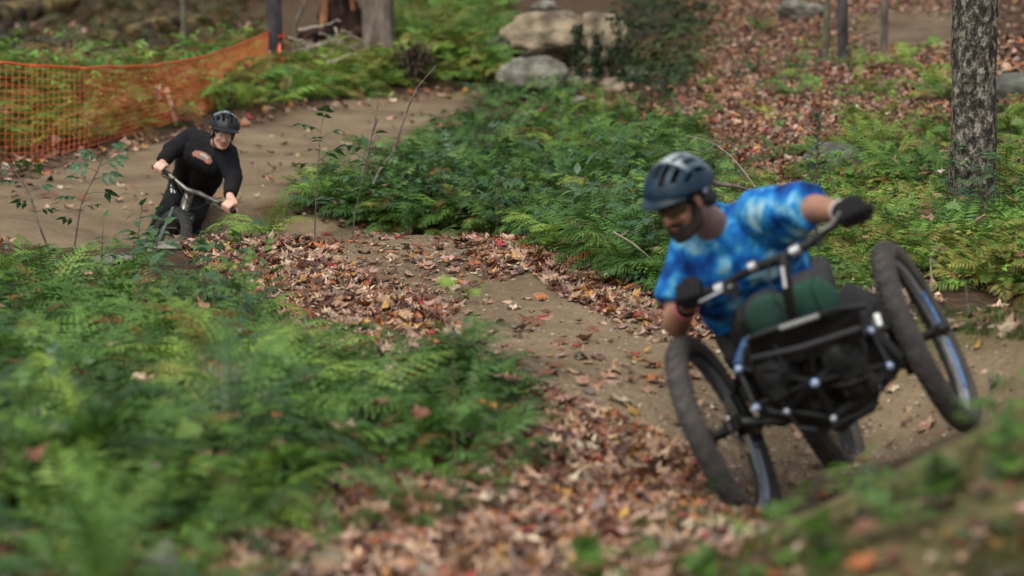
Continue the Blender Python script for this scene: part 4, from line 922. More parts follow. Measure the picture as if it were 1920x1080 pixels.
# ================================================================== fallen leaves
LC = {'tan': (.36, .225, .135), 'pale pink': (.44, .27, .205), 'pale beige': (.55, .41, .29), 'brown': (.15, .062, .032), 'dark brown': (.07, .030, .020), 'rust orange': (.34, .11, .032), 'golden': (.46, .24, .05), 'red': (.36, .035, .03), 'grey brown': (.20, .15, .12)}
LN = list(LC); LV = np.array([LC[k] for k in LN]); LP = np.array([.24, .13, .10, .21, .11, .08, .04, .02, .07])
TM = [tris_of(maple_leaf(s, (.35, .55, .8, 1.1, .5, .9)[s], petiole=False, mid=True)) for s in range(6)] + [tris_of(oval_leaf(s)) for s in range(2)]
TL = [tris_of(maple_leaf(s, .5, True, False)) for s in range(4)]
def leaf_points(poly, n, lim0, lim1, s=(.035, .085), clump=-1, veg=0):
    p = in_patch(poly, n, rg); td = lut(TD, p[:, 0], p[:, 1]); k = (td > lim0) & (td < lim1); p = p[k]
    if clump > -1: p = p[fbm(p[:, 0] * 2.5, p[:, 1] * 2.5, 3, 90) > clump]
    return np.column_stack([p, s[0] * .5 + (s[1] * 1.12 - s[0] * .5) * rg.beta(1.7, 1.7, len(p)), np.full(len(p), veg)])
CREST = [(330,452),(430,444),(700,440),(960,444),(1060,490),(900,540),(840,600),(900,690),(1000,760),(860,690),(600,660),(470,560),(380,500)]
STRIP = [(900,680),(1000,720),(1130,780),(1290,850),(1400,930),(1420,1000),(1300,1100),(420,1150),(430,1000),(560,900),(700,860),(860,860),(960,800),(940,740)]
CRESTR = [(960,445),(1040,480),(1240,570),(1400,610),(1400,680),(1240,640),(1150,620),(1060,560),(980,500)]
TRAIL = [(560,450),(950,450),(1240,600),(1900,640),(1900,760),(1500,960),(1380,900),(1000,720),(700,600)]
BARE = [(1000,560),(1240,620),(1400,720),(1300,820),(1150,760),(900,650),(850,560)]
L = [leaf_points(CREST, 4300, -2, .36, (.045, .10)), leaf_points(CREST, 900, .2, 9), leaf_points(STRIP, 8600, -9, .16, (.035, .095)), leaf_points(CRESTR, 1500, -9, .28, (.045, .10)), leaf_points(TRAIL, 150, 0, 9), leaf_points(BARE, 90, 0, 9), leaf_points(GAP, 900, -9, .3),
     leaf_points(LEFT, 2000, -9, .05, veg=1), leaf_points(MIDN, 500, -9, .1, veg=1), leaf_points(RIGHT, 1400, -9, .05, veg=1), leaf_points(FG, 700, -9, 1), leaf_points(BERM, 150, -9, .6, (.03, .07)), leaf_points(BERMB, 60, -9, 9),
     leaf_points([(0, 480), (0, 300), (200, 280), (330, 262), (200, 420)], 330, -9, .2)]
L = np.concatenate(L); n = len(L); ci = rg.choice(len(LN), n, p=LP)
caught = (L[:, 5] > 0) & (rg.random(len(L)) < .085)
vis = L[:, 4] / L[:, 3]; order = np.argsort(-vis * rg.uniform(.7, 1, n)); tdL = lut(TD, L[:, 0], L[:, 1])
onb = np.where((tdL > .30) & (L[:, 3] > 7.5))[0][:110]
pickd = list(onb) + [i for i in order if not (tdL[i] < -.25 and L[i, 0] < 0)][:190]; pickd = list(dict.fromkeys(pickd))[:296]; mask = np.zeros(n, bool); mask[pickd] = True
bare_ = lut(TD, L[:, 0], L[:, 1]) > .25; tilt = np.abs(rg.normal(0, 1, n)) * np.where(bare_, .13, .22); yaw = rg.uniform(0, 6.283, n); roll = rg.normal(0, 1, n) * np.where(bare_, .13, .22)
M = align(rotations(yaw, tilt, roll), normals_arr(L[:, 0], L[:, 1])); lift = rg.uniform(.004, .022, n)
lift = np.where(lut(TD, L[:, 0], L[:, 1]) > .25, .006, lift)
pos = np.stack([L[:, 0], L[:, 1], lut(ZT, L[:, 0], L[:, 1]) + lift + np.where(caught & ~mask, rg.uniform(.05, .18, n), 0)], 1); which = rg.choice(8, n, p=[.15] * 6 + [.05] * 2)
colr = LV[ci] * rg.uniform(.65, 1.25, (n, 1)) * rg.uniform(.92, 1.08, (n, 3))
k = ~mask; sc = scatter_mesh('leaf_litter', TM, which[k], pos[k], M[k], L[k, 4], colr[k]); tag(link('leaf_litter', sc, M_leaf), 'dry fallen maple leaves lying thick beside and on the trail', kind='stuff')
LM = {}
for nme in LN:
    m_ = mat('fallen_leaf_' + nme.replace(' ', '_'), rnd=[tuple(v * .72 for v in LC[nme]), LC[nme], tuple(min(1, v * 1.15) for v in LC[nme])], rough=.62, vary=((.55, .5, .45), 45), trans=.12)
    LM[nme] = []
    for s in range(8):
        mb = maple_leaf(s, (.35, .55, .8, 1.1, .5, .9)[s]) if s < 6 else oval_leaf(s - 6)
        LM[nme].append(me_of(mb, 'fallen_leaf', m_))
for i in pickd:
    nme = LN[ci[i]]; o = bpy.data.objects.new('fallen_leaf', LM[nme][which[i]]); COL.objects.link(o)
    mm = Matrix(M[i].tolist()).to_4x4(); o.matrix_world = Matrix.Translation(Vector(pos[i])) @ mm @ Matrix.Scale(float(L[i, 4]), 4)
    shp = ('flat maple', 'cupped maple', 'curled maple', 'crumpled maple', 'broad maple', 'folded maple', 'oval', 'narrow oval')[which[i]]; sz = 'big' if L[i, 4] > .07 else ('small' if L[i, 4] < .048 else 'dry')
    tag(o, uniq(f'{sz} {nme} {shp} leaf {"on bare dirt" if tdL[i] > .3 else "in the litter"}', Vector(pos[i])), 'leaf', 'fallen leaves on and beside the trail')
# far litter on the slopes
F_ = [leaf_points(HILLR, 26000, -9, .1, (.035, .07)), leaf_points([(1290,390),(1290,200),(1500,220),(1780,230),(1780,330),(1560,350),(1400,400)], 8000, -9, .1, (.035, .07)), leaf_points([(1860,0),(2050,0),(2050,250),(1860,200)], 900, -9, 1, (.06, .11)),
      leaf_points([(900,190),(960,100),(1290,150),(1290,260),(1000,230)], 700, -9, .1, (.06, .1)), leaf_points([(0,300),(330,250),(560,190),(900,160),(900,180),(560,215),(330,275),(0,345)], 420, -.5, .5, (.05, .09)),
      leaf_points([(680,330),(760,260),(860,210),(880,240),(760,330)], 420, -.6, .35, (.05, .09)), leaf_points([(0,420),(480,380),(850,200),(600,240),(0,350)], 130, 0, 9, (.04, .08)), leaf_points(HILLL, 700, -9, 9, (.08, .14)), leaf_points(FERN3, 400, -9, 9, (.06, .1))]
F_ = np.concatenate(F_); F_ = F_[((F_[:, 0] - BARE_P[0]) / .8) ** 2 + ((F_[:, 1] - BARE_P[1]) / 2.6) ** 2 > rg.uniform(.4, 1.3, len(F_))]; n = len(F_); ci = rg.choice(len(LN), n, p=np.array([.22, .09, .04, .26, .18, .12, .03, .01, .05]))
pos = np.stack([F_[:, 0], F_[:, 1], lut(ZT, F_[:, 0], F_[:, 1]) + rg.uniform(.005, .03, n)], 1)
sc = scatter_mesh('hillside_leaf_litter', TL, rg.integers(0, 4, n), pos, align(rotations(rg.uniform(0, 6.3, n), rg.uniform(0, .7, n), rg.uniform(-.5, .5, n)), normals_arr(F_[:, 0], F_[:, 1])), F_[:, 4], LV[ci] * rg.uniform(.6, 1.35, (n, 1)))
tag(link('hillside_leaf_litter', sc, M_leaf), 'russet fallen leaves covering the far hillside and the far trail edges', kind='stuff')
# grit on the trail
p = in_patch(TRAIL, 3800, rg); p = p[lut(TD, p[:, 0], p[:, 1]) > 0]; bm = bmesh.new(); bmesh.ops.create_icosphere(bm, subdivisions=1, radius=.5); Vp = np.array([v.co[:] for v in bm.verts]); Fp = np.array([[v.index for v in f.verts] for f in bm.faces]); bm.free()
n = len(p); sc = scatter_mesh('gravel', [(Vp * [1, 1, .6], Fp), (Vp * [1.3, .8, .5], Fp)], rg.integers(0, 2, n), p[:, :3], rotations(rg.uniform(0, 6.3, n)), np.minimum(rg.exponential(.0045, n) + .003, .035), np.array([(.25, .2, .15)]) * rg.uniform(.5, 1.5, (n, 1)))
tag(link('gravel', sc, mat('grit', tint=True, rough=.9)), 'fine grit and pebbles on the trail', kind='stuff')

# crumbled leaf bits and short sticks through the litter
cr_ = np.concatenate([in_patch(CREST, 2600, rg), in_patch(STRIP, 4200, rg), in_patch(TRAIL, 900, rg), in_patch(CRESTR, 700, rg)]); n = len(cr_)
V_ = np.array([(0, -.5, 0), (.35, -.1, .12), (.15, .5, 0), (-.3, .2, .1)]); F4 = np.array([(0, 1, 3), (1, 2, 3)])
pos = np.stack([cr_[:, 0], cr_[:, 1], lut(ZT, cr_[:, 0], cr_[:, 1]) + rg.uniform(.002, .012, n)], 1)
tag(link('leaf_crumbs', scatter_mesh('leaf_crumbs', [(V_, F4)], np.zeros(n, int), pos, rotations(rg.uniform(0, 6.3, n), rg.normal(0, .4, n), rg.normal(0, .4, n)), rg.uniform(.008, .026, n), LV[rg.choice(len(LN), n, p=LP)] * rg.uniform(.5, 1.1, (n, 1))), M_leaf), 'crumbled bits of dry leaf strewn over the trail', kind='stuff')
st_ = MB(); st_.tube([Vector((0, -.5, 0)), Vector((.05, -.1, .03)), Vector((-.03, .25, .02)), Vector((.02, .5, 0))], [.022, .018, .015, .008], 4); TS = [tris_of(st_)]
tw = np.concatenate([in_patch(CREST, 36, rg), in_patch(STRIP, 110, rg), in_patch(HILLR, 160, rg), in_patch(LEFT, 60, rg), in_patch(RIGHT, 60, rg)]); n = len(tw)
pos = np.stack([tw[:, 0], tw[:, 1], lut(ZT, tw[:, 0], tw[:, 1]) + .014], 1)
tag(link('twig_litter', scatter_mesh('twig_litter', TS, np.zeros(n, int), pos, rotations(rg.uniform(0, 6.3, n), rg.normal(0, .1, n)), rg.uniform(.04, .15, n) * (1 + .05 * tw[:, 3]), np.array([(.14, .10, .07)]) * rg.uniform(.4, 1.5, (n, 1))), M_leaf), 'short dead sticks scattered through the leaf litter', kind='stuff')

# ================================================================== body building
def cone_mb(mb, a, b, ra, rb, flat0=False, flat1=False, n=18, sq=1.0, side=None):
    """tapered limb segment with round (or flat) ends; sq squashes it across side"""
    a = Vector(a); b = Vector(b); d = (b - a); L = d.length; d.normalize(); s, f = frame_of(d)
    if side is not None: s = Vector(side); s = (s - d * s.dot(d)).normalized(); f = d.cross(s)
    rings = []
    if not flat0:
        for k in (0, 25, 50, 70): t = R(k); rings.append((a - d * ra * math.cos(t), max(ra * math.sin(t), ra * .03)))
    rings.append((a, ra)); rings.append((b, rb))
    if not flat1:
        for k in (70, 50, 25, 0): t = R(k); rings.append((b + d * rb * math.cos(t), max(rb * math.sin(t), rb * .03)))
    vs = []; fs = []
    for c, r in rings:
        for i in range(n): t = 2 * math.pi * i / n; vs.append(c + s * math.cos(t) * r + f * math.sin(t) * r * sq)
    m = len(rings)
    for j in range(m - 1):
        for i in range(n): i2 = (i + 1) % n; fs.append((j * n + i, j * n + i2, (j + 1) * n + i2, (j + 1) * n + i))
    fs.append(tuple(range(n))[::-1]); fs.append(tuple((m - 1) * n + i for i in range(n))); mb.add(vs, fs)
def fuse(name, mb, voxel, smooth, m, parent, wrinkle=None, laplace=.5, decimate=None, cut=None):
    """grow ONE continuous surface round overlapping shapes"""
    me = mb.mesh(name + '_raw'); o = bpy.data.objects.new(name, me); COL.objects.link(o)
    r = o.modifiers.new('r', 'REMESH'); r.mode = 'VOXEL'; r.voxel_size = voxel; r.use_smooth_shade = True
    if smooth: s = o.modifiers.new('s', 'SMOOTH'); s.factor = laplace; s.iterations = smooth
    if decimate: d = o.modifiers.new('d', 'DECIMATE'); d.ratio = decimate
    dg = bpy.context.evaluated_depsgraph_get(); dg.update(); me2 = bpy.data.meshes.new_from_object(o.evaluated_get(dg))
    bpy.data.objects.remove(o); bpy.data.meshes.remove(me); me2.name = name
    if wrinkle:
        n = len(me2.vertices); co = np.empty(n * 3); me2.vertices.foreach_get('co', co); co = co.reshape(-1, 3); no = np.empty(n * 3); me2.vertices.foreach_get('normal', no) if False else None
        nn = np.array([v.normal[:] for v in me2.vertices]); sc, am = wrinkle
        w = np.array([noise.noise(Vector((p[0] * sc, p[1] * sc, p[2] * sc * .55))) * .7 + noise.noise(Vector((p[0] * sc * 2.3 + 9, p[1] * sc * 2.3, p[2] * sc * 1.2))) * .35 for p in co])
        w = (1 - np.abs(w) * 2.2) * am; co = co + nn * w[:, None]; me2.vertices.foreach_set('co', co.ravel()); me2.update()
    me2.materials.clear(); return link(name, me2, m, parent)
def basis(fwd, up, origin, k=.86):
    f = Vector(fwd).normalized(); u = Vector(up); u = (u - f * u.dot(f)).normalized(); r = f.cross(u)
    M = (Matrix((r, f, u)).transposed() * k).to_4x4(); M.translation = origin; return M    # local x = figure's right seen from behind, y forward, z up
def head_shapes(mb, M):
    T = lambda *p: M @ Vector(p); Mr = M.to_3x3()
    mb.ellipsoid(T(0, -.012, .030), (.076, .096, .088), Mr, 20, 14); mb.ellipsoid(T(0, .028, -.025), (.060, .062, .085), Mr, 18, 12)
    mb.ellipsoid(T(0, .040, -.078), (.045, .042, .032), Mr, 16, 10); mb.ellipsoid(T(0, .066, -.103), (.020, .018, .016), Mr, 12, 8)
    cone_mb(mb, T(-.045, .005, -.070), T(-.015, .055, -.100), .020, .018); cone_mb(mb, T(.045, .005, -.070), T(.015, .055, -.100), .020, .018)
    cone_mb(mb, T(0, .085, .008), T(0, .108, -.036), .0085, .0125); mb.ellipsoid(T(.011, .100, -.041), (.008, .009, .007), Mr, 10, 6); mb.ellipsoid(T(-.011, .100, -.041), (.008, .009, .007), Mr, 10, 6)
    cone_mb(mb, T(-.038, .076, .017), T(-.008, .084, .014), .009, .009); cone_mb(mb, T(.038, .076, .017), T(.008, .084, .014), .009, .009)
    for s in (-1, 1):
        mb.ellipsoid(T(s * .036, .062, -.034), (.022, .022, .020), Mr, 12, 8); mb.ellipsoid(T(s * .079, -.004, -.014), (.009, .020, .031), Mr, 12, 8)
def head_details(M, parent, eyes=True):
    T = lambda *p: M @ Vector(p); f = (M.to_3x3() @ Vector((0, 1, 0)))
    cone = MB(); cone_mb(cone, T(-.021, .082, -.0665), T(.021, .082, -.0665), .0055, .0055); cone_mb(cone, T(-.015, .0825, -.0745), T(.015, .0825, -.0745), .0065, .0065); cone.build('lips', M_lips, parent)
    if eyes:
        for s in (-1, 1):
            e = MB().ellipsoid(T(s * .031, .0765, -.002), (.0125, .0105, .0085), M.to_3x3(), 14, 10).build('eye', M_eye, parent)
            MB().ellipsoid(T(s * .0305, .0855, -.002), (.0055, .003, .0055), M.to_3x3(), 12, 8).build('iris', M_iris, e)
            b = MB(); cone_mb(b, T(s * .014, .087, .017), T(s * .045, .076, .019), .0035, .0025); b.build('eyebrow', M_hair, parent)
def fist(mb, wrist, grip, axis, back, r_bar=.016, fr=.0088, span=.021, thumb_side=1, straight=0.0):
    """palm and five fingers closed round a bar; back = direction from the bar toward the knuckle side"""
    ax = Vector(axis).normalized(); bk = Vector(back); bk = (bk - ax * bk.dot(ax)).normalized(); up = ax.cross(bk) * thumb_side; W = Vector(wrist); C = Vector(grip)
    pos = lambda off, ang, rr: C + ax * off + (bk * math.cos(R(ang)) + up * math.sin(R(ang))) * rr
    ro = r_bar + fr * .9
    for i, (ln, k) in enumerate([(1.0, -1.5), (1.1, -.5), (1.03, .5), (.82, 1.5)]):
        off = k * span; kn = pos(off, 60, ro + .012); a1 = pos(off * .98, 0 - 5, ro + .006); a2 = pos(off * .95, -75 * ln, ro + .001); a3 = pos(off * .92, -125 * ln, ro)
        cone_mb(mb, kn, a1, fr * 1.15, fr * 1.05, n=12); cone_mb(mb, a1, a2, fr * 1.05, fr * .97, n=12); cone_mb(mb, a2, a3, fr * .97, fr * .82, n=12)
        cone_mb(mb, pos(off * .8, 95, ro + .014).lerp(W, .15), kn, fr * 1.35, fr * 1.2, n=12)
    pc = pos(0, 100, ro + .012)
    cone_mb(mb, W, pc, .027, .036, sq=.62, side=ax, n=16); cone_mb(mb, pos(-span, 92, ro + .01), pos(span, 92, ro + .01), .017, .016, n=12)
    tb = W.lerp(pos(-1.9 * span, 130, ro + .006), .65); t1 = pos(-1.9 * span, 170, ro + .010); t2 = pos(-1.5 * span, 225, ro + .002); t3 = pos(-1.1 * span, 262, ro)
    cone_mb(mb, tb, t1, .0145, .0115, n=12); cone_mb(mb, t1, t2, .0112, .0098, n=12); cone_mb(mb, t2, t3, .0096, .0082, n=12)
def helmet(M, parent, m_shell, m_dark, name='helmet', sc=1.0, m_top=None, peak=.07):
    T = lambda *p: M @ Vector(p)
    rx, ry, rz = .098 * sc, .128 * sc, .105 * sc; c = Vector((0, -.012, .035)); NA, NB = 44, 56; V = []; F = []; FT = []
    def pt(a, b, k=1.0):
        # a across (-92..92), b front to back (-98 front .. 112 back)
        A = R(a); B = R(b); v = Vector((math.sin(A), -math.cos(A) * math.sin(B), math.cos(A) * math.cos(B)))
        ridge = 1 + .035 * max(0, math.cos(math.radians(a) * 9)) * (1 if abs(a) < 60 else 0)
        low = 1.0; return Vector((v.x * rx, v.y * ry, v.z * rz)) * ridge * k + c
    for i in range(NA + 1):
        a = -88 + 176 * i / NA
        for j in range(NB + 1):
            b = -74 + 178 * j / NB; V.append(T(*pt(a, b)))
    def vent(a, b):
        for a0, a1, spans in [(9, 21, [(-52, -14), (-4, 30), (42, 70)]), (30, 42, [(-46, -8), (2, 38), (50, 78)]), (52, 62, [(-36, -2), (10, 46)])]:
            if a0 < abs(a) < a1:
                for s0, s1 in spans:
                    if s0 < b < s1: return True
        return abs(a) < 4.5 and (-40 < b < -8)
    for i in range(NA):
        for j in range(NB):
            a = -88 + 176 * (i + .5) / NA; b = -74 + 178 * (j + .5) / NB
            if vent(a, b): continue
            q = (i * (NB + 1) + j, (i + 1) * (NB + 1) + j, (i + 1) * (NB + 1) + j + 1, i * (NB + 1) + j + 1)
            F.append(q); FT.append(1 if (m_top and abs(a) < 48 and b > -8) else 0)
    me = bpy.data.meshes.new(name); me.from_pydata([tuple(v) for v in V], [], F); me.update(); me.materials.append(m_shell); me.materials.append(m_top or m_shell)
    me.polygons.foreach_set('material_index', FT)
    tmp = bpy.data.objects.new(name, me); COL.objects.link(tmp); s = tmp.modifiers.new('s', 'SOLIDIFY'); s.thickness = .02 * sc; s.offset = -1
    bv = tmp.modifiers.new('b', 'BEVEL'); bv.width = .0025; bv.segments = 2; bv.limit_method = 'ANGLE'; bv.angle_limit = R(50)
    dg = bpy.context.evaluated_depsgraph_get(); dg.update(); m2 = bpy.data.meshes.new_from_object(tmp.evaluated_get(dg)); bpy.data.objects.remove(tmp)
    h = link(name, m2, None, parent)
    # inner liner seen through the vents
    MB().ellipsoid(T(0, -.014, .036), (.083 * sc, .108 * sc, .086 * sc), M.to_3x3(), 24, 14).build('liner', m_dark, h)
    # lower rim with the rear wrap
    rim = MB(); pts = []
    for k in range(41):
        t = 2 * math.pi * k / 40; y = math.sin(t); pts.append(T(math.cos(t) * rx * .985, c.y + y * ry * .97, c.z + .004 + (-.034 if y < -.2 else .0) * min(1, abs(min(0, y + .2)) * 1.6) + .012 * max(0, y)))
    rim.tube(pts, .0085, 8, False); rim.build('rim', m_dark, h)
    # visor
    vb = MB(); n = 14; top = []; 
    for row, (ext, drop) in enumerate([(0, 0), (.5, .004), (1.0, .016)]):
        for i in range(n + 1):
            t = -1 + 2 * i / n; ang = t * R(62); rr = 1 + (peak * ext * (1 - .25 * t * t)) / ry
            top.append(T(math.sin(ang) * rx * (1 + .5 * (rr - 1)), c.y + math.cos(ang) * ry * rr, c.z + .040 - drop - .018 * t * t))
    fs = []
    for r_ in range(2):
        for i in range(n): a = r_ * (n + 1) + i; fs.append((a, a + 1, a + n + 2, a + n + 1))
    dn = (M.to_3x3() @ Vector((0, 0, -.006))); m_ = len(top); vb.add(top + [p + dn for p in top], fs + [tuple(m_ + q for q in f)[::-1] for f in fs])
    e = list(range(2 * (n + 1), 3 * (n + 1))); vb.add([top[i] for i in e] + [top[i] + dn for i in e], [(i, i + 1, i + 2 + n, i + 1 + n) for i in range(n)]); vb.build('visor', m_shell, h)
    # straps
    for s in (-1, 1):
        MB().tube([T(s * .083, .03, .02), T(s * .078, .012, -.045), T(s * .05, .03, -.098), T(0, .045, -.122)], .006, 6, flat=.3).build('strap', m_dark, h)
        MB().tube([T(s * .083, -.045, .01), T(s * .078, .008, -.045)], .006, 6, flat=.3).build('strap', m_dark, h)
    return h

def skin_mat(name, a, b):
    m = mat(name, a, .5, vary=(b, 16), bump=(160, .15)); bs = m.node_tree.nodes['Principled BSDF']; bs.inputs['Subsurface Weight'].default_value = .12; bs.inputs['Subsurface Scale'].default_value = .012
    bs.inputs['Subsurface Radius'].default_value = (1, .35, .2); return m
M_skin1 = skin_mat('tanned_skin', (.33, .165, .10), (.26, .12, .07)); M_skin2 = skin_mat('light_skin', (.52, .32, .235), (.44, .25, .18))
M_lips = mat('lips', (.30, .11, .09), .45); M_eye = mat('eye_white', (.62, .60, .56), .25); M_iris = mat('dark_iris', (.02, .013, .01), .2)
M_hair = mat('dark_hair', (.018, .012, .009), .7, bump=(220, .8)); M_beard = mat('dark_beard', (.030, .018, .012), .85, bump=(260, 1.0))
M_black = mat('black_fabric', (.006, .006, .0075), .9, vary=((.011, .011, .012), 8), bump=(160, .25), spec=.15); M_char = mat('charcoal_fabric', (.016, .0165, .018), .85, vary=((.035, .035, .037), 9), bump=(140, .3), spec=.2)
M_rubber = mat('tyre_rubber', (.028, .026, .024), .85, vary=((.055, .047, .04), 11), bump=(120, .4)); M_bmetal = mat('black_metal', (.009, .0095, .010), .42, .2, spec=.3); M_alu = mat('brushed_aluminium', (.52, .52, .52), .32, .95)
M_dkplastic = mat('black_plastic', (.0055, .006, .0065), .6, vary=((.016, .015, .014), 12), spec=.2); M_glove = mat('black_glove', (.007, .007, .008), .8, bump=(90, .3), spec=.2)
def tie_dye():
    m = bpy.data.materials.new('blue_tie_dye'); m.use_nodes = True; n = m.node_tree; b = n.nodes['Principled BSDF']; b.inputs['Roughness'].default_value = .8; b.inputs['Specular IOR Level'].default_value = .2
    tc = n.nodes.new('ShaderNodeTexCoord'); z = n.nodes.new('ShaderNodeTexNoise'); z.inputs['Scale'].default_value = 11; z.inputs['Detail'].default_value = 4; z.inputs['Distortion'].default_value = .45; n.links.new(tc.outputs['Object'], z.inputs['Vector'])
    r = n.nodes.new('ShaderNodeValToRGB'); n.links.new(z.outputs[0], r.inputs[0]); el = r.color_ramp.elements
    S = [(.30, (.002, .018, .09)), (.42, (.003, .055, .25)), (.50, (.008, .13, .40)), (.56, (.03, .23, .46)), (.63, (.17, .38, .52)), (.74, (.40, .54, .58))]
    while len(el) < len(S): el.new(.5)
    for i, (p, c) in enumerate(S): el[i].position = p; el[i].color = (*c, 1)
    n.links.new(r.outputs[0], b.inputs['Base Color']); return m
M_shirt = tie_dye()
M_green_cloth = mat('green_fabric', (.004, .042, .026), .9, vary=((.002, .02, .013), 7), bump=(120, .3))

def spoked_wheel(parent, C, axis, Rt, tw, m_rim, disc_side=0, decal=None, n_sp=28, knobs=76, rot=0, hub_w=.055, rub=None):
    """a bicycle wheel: rim part with tyre, tread, spokes, hub and brake disc; Rt outer radius, tw tyre width"""
    C = Vector(C); ax = Vector(axis).normalized(); a, b = frame_of(ax); rt = tw / 2; Rc = Rt - rt
    prof = [(-rt * .72, rt * .42), (-rt * .9, rt * .30), (-rt * 1.25, rt * .22), (-rt * 1.25, -rt * .22), (-rt * .9, -rt * .30), (-rt * .72, -rt * .42), (-rt * .62, -rt * .3), (-rt * .62, rt * .3)]
    w = MB().ring(C, ax, Rc, prof, 72).build('wheel', m_rim, parent)
    tp = [(rt * .96 * math.cos(R(t)), rt * math.sin(R(t))) for t in range(-148, 149, 24)]
    tp.append((-rt * .55, 0)); MB().ring(C, ax, Rc, tp, 80).build('tyre', rub or M_rubber, w)
    k = MB()
    for i in range(knobs):
        t0 = 2 * math.pi * i / knobs
        for (off, ang, sx, sy) in [(0.0, 0, .30, .34) if i % 2 else (0.5, 18, .22, .34), (0.0, -34, .22, .3), (0.0, 34, .22, .3), (.5, 58, .26, .3), (.5, -58, .26, .3)] + ([(.5, -18, .22, .34)] if not i % 2 else []):
            t = t0 + off * 2 * math.pi / knobs; rd = a * math.cos(t) + b * math.sin(t); tg = ax.cross(rd); q = R(ang); nrm = rd * math.cos(q) + ax * math.sin(q); sd = ax * math.cos(q) - rd * math.sin(q)
            c = C + rd * Rc + nrm * (rt * .97 + .0012); Mx = Matrix((tg, sd, nrm)).transposed(); k.box(c, (rt * sy * .95, rt * sx * 1.1, .0062), Mx)
    tr = k.build('tread', rub or M_rubber, w, smooth=False); tr['kind'] = 'stuff'
    h = MB(); h.tube([C - ax * hub_w, C - ax * hub_w * .75, C - ax * hub_w * .7, C + ax * hub_w * .7, C + ax * hub_w * .75, C + ax * hub_w], [.014, .030, .017, .017, .030, .014], 18); h.build('hub', M_bmetal, w)
    s = MB()
    for i in range(n_sp):
        t = 2 * math.pi * i / n_sp; sgn = 1 if i % 2 else -1; rd = a * math.cos(t) + b * math.sin(t); t2 = t + (.35 if (i // 2) % 2 else -.35); r2 = a * math.cos(t2) + b * math.sin(t2)
        s.tube([C + ax * sgn * hub_w * .72 + r2 * .028, C + rd * (Rc - rt * 1.2)], .0011, 4, False)
    so = s.build('spokes', M_bmetal, w); so['kind'] = 'stuff'
    if disc_side:
        d = MB().ring(C + ax * disc_side * hub_w * .95, ax, .078, [(-.014, -.001), (.012, -.001), (.012, .001), (-.014, .001)], 40)
        for i in range(6): t = 2 * math.pi * i / 6; rd = a * math.cos(t) + b * math.sin(t); d.tube([C + ax * disc_side * hub_w * .95 + rd * .02, C + ax * disc_side * hub_w * .95 + (rd * math.cos(.4) + ax.cross(rd) * math.sin(.4)) * .068], .004, 4)
        d.build('brake_disc', M_alu, w)
    if decal:
        for (t0, t1, side, m) in decal:
            mb = MB(); n = 14; vs = []
            for i in range(n + 1):
                t = R(t0 + (t1 - t0) * i / n); rd = -Hh * math.cos(t) - Up * math.sin(t)
                vs += [C + rd * (Rc - rt * .80) + ax * side * rt * .405, C + rd * (Rc - rt * 1.24) + ax * side * rt * .255]
                vs += [v + ax * side * .0022 for v in vs[-2:]]
            fs = []
            for i in range(n):
                q = i * 4; fs += [(q + 2, q + 3, q + 7, q + 6), (q, q + 2, q + 6, q + 4), (q + 1, q + 5, q + 7, q + 3), (q, q + 4, q + 5, q + 1)]
            mb.add(vs, fs); mb.build('rim_decal', m, w)
    return w

# ================================================================== the front rider and the three wheeled cycle
Hh = Vector((-.27, -.96, -.02)).normalized(); Rr = Vector((.963, -.27, 0)).normalized(); Uu = Vector((0, 0, 1))
An = (Rr * math.cos(R(28)) + Uu * math.sin(R(28))).normalized()          # axle direction of the leaning wheels
Up = Hh.cross(An) * -1
if Up.z < 0: Up = -Up
cyc = empty('handcycle', (P(1560, 800, 7.9).x, P(1560, 800, 7.9).y, HZ(P(1560, 800, 7.9).x, P(1560, 800, 7.9).y)), 'three wheeled off road adaptive cycle leaning hard with one wheel raised on the berm', 'adaptive cycle')
M_rimL = mat('grey_blue_rim', (.05, .065, .085), .5, .2, vary=((.15, .17, .19), 6)); M_rimR = mat('grey_rim', (.12, .12, .125), .5, .2, vary=((.24, .24, .24), 5)); M_blue = mat('blue_decal', (.03, .12, .34), .5, vary=((.14, .24, .42), 60)); M_redd = mat('red_decal', (.55, .06, .04), .5)
M_lblue = mat('pale_decal', (.20, .25, .32), .5)
CL = P(1357, 811, 7.62); CR = P(1737, 630, 7.72); CB = P(1528, 738, 8.70)
WRAD, WT = .332, .074
spoked_wheel(cyc, CL, An, WRAD, WT, M_rimL, 1, decal=[(-5, 25, 1, M_blue), (28, 80, 1, M_lblue)], hub_w=.05)
spoked_wheel(cyc, CR, An, WRAD, WT, M_rimR, -1, decal=[(-25, 2, 1, M_blue), (5, 11, 1, M_redd), (14, 58, 1, M_blue), (60, 82, 1, M_lblue)], hub_w=.05)
spoked_wheel(cyc, CB, An, .335, .085, M_bmetal, 0, hub_w=.07)
def bar(name, pts, r, m=M_bmetal, par=cyc, n=10): return MB().tube(pts, r, n).build(name, m, par)
# left and right linkage
KL = P(1418, 765, 7.45); KL2 = P(1386, 692, 7.50); HL = CL + An * .06; KR = P(1668, 686, 7.55); KR2 = P(1634, 620, 7.60); HR = CR - An * .06
MB().disc(HL, An, .036, .05, 18).build('axle_housing', M_bmetal, cyc); MB().disc(HR, An, .036, .05, 18).build('axle_housing', M_bmetal, cyc)
bar('upright', [HL + Up * .10 + An * .03, HL - Up * .07 + An * .03], .020); bar('upright', [HR + Up * .09 - An * .03, HR - Up * .09 - An * .03], .020)
bar('suspension_arm', [HL - Up * .05 + An * .03, P(1400, 790, 7.42), P(1475, 790, 7.40)], .015); bar('suspension_arm', [HL + Up * .09 + An * .03, KL2, P(1450, 690, 7.46)], .014)
bar('suspension_arm', [HR - Up * .06 - An * .03, KR, P(1600, 735, 7.46)], .015); bar('suspension_arm', [HR + Up * .07 - An * .03, KR2, P(1590, 640, 7.55)], .014)
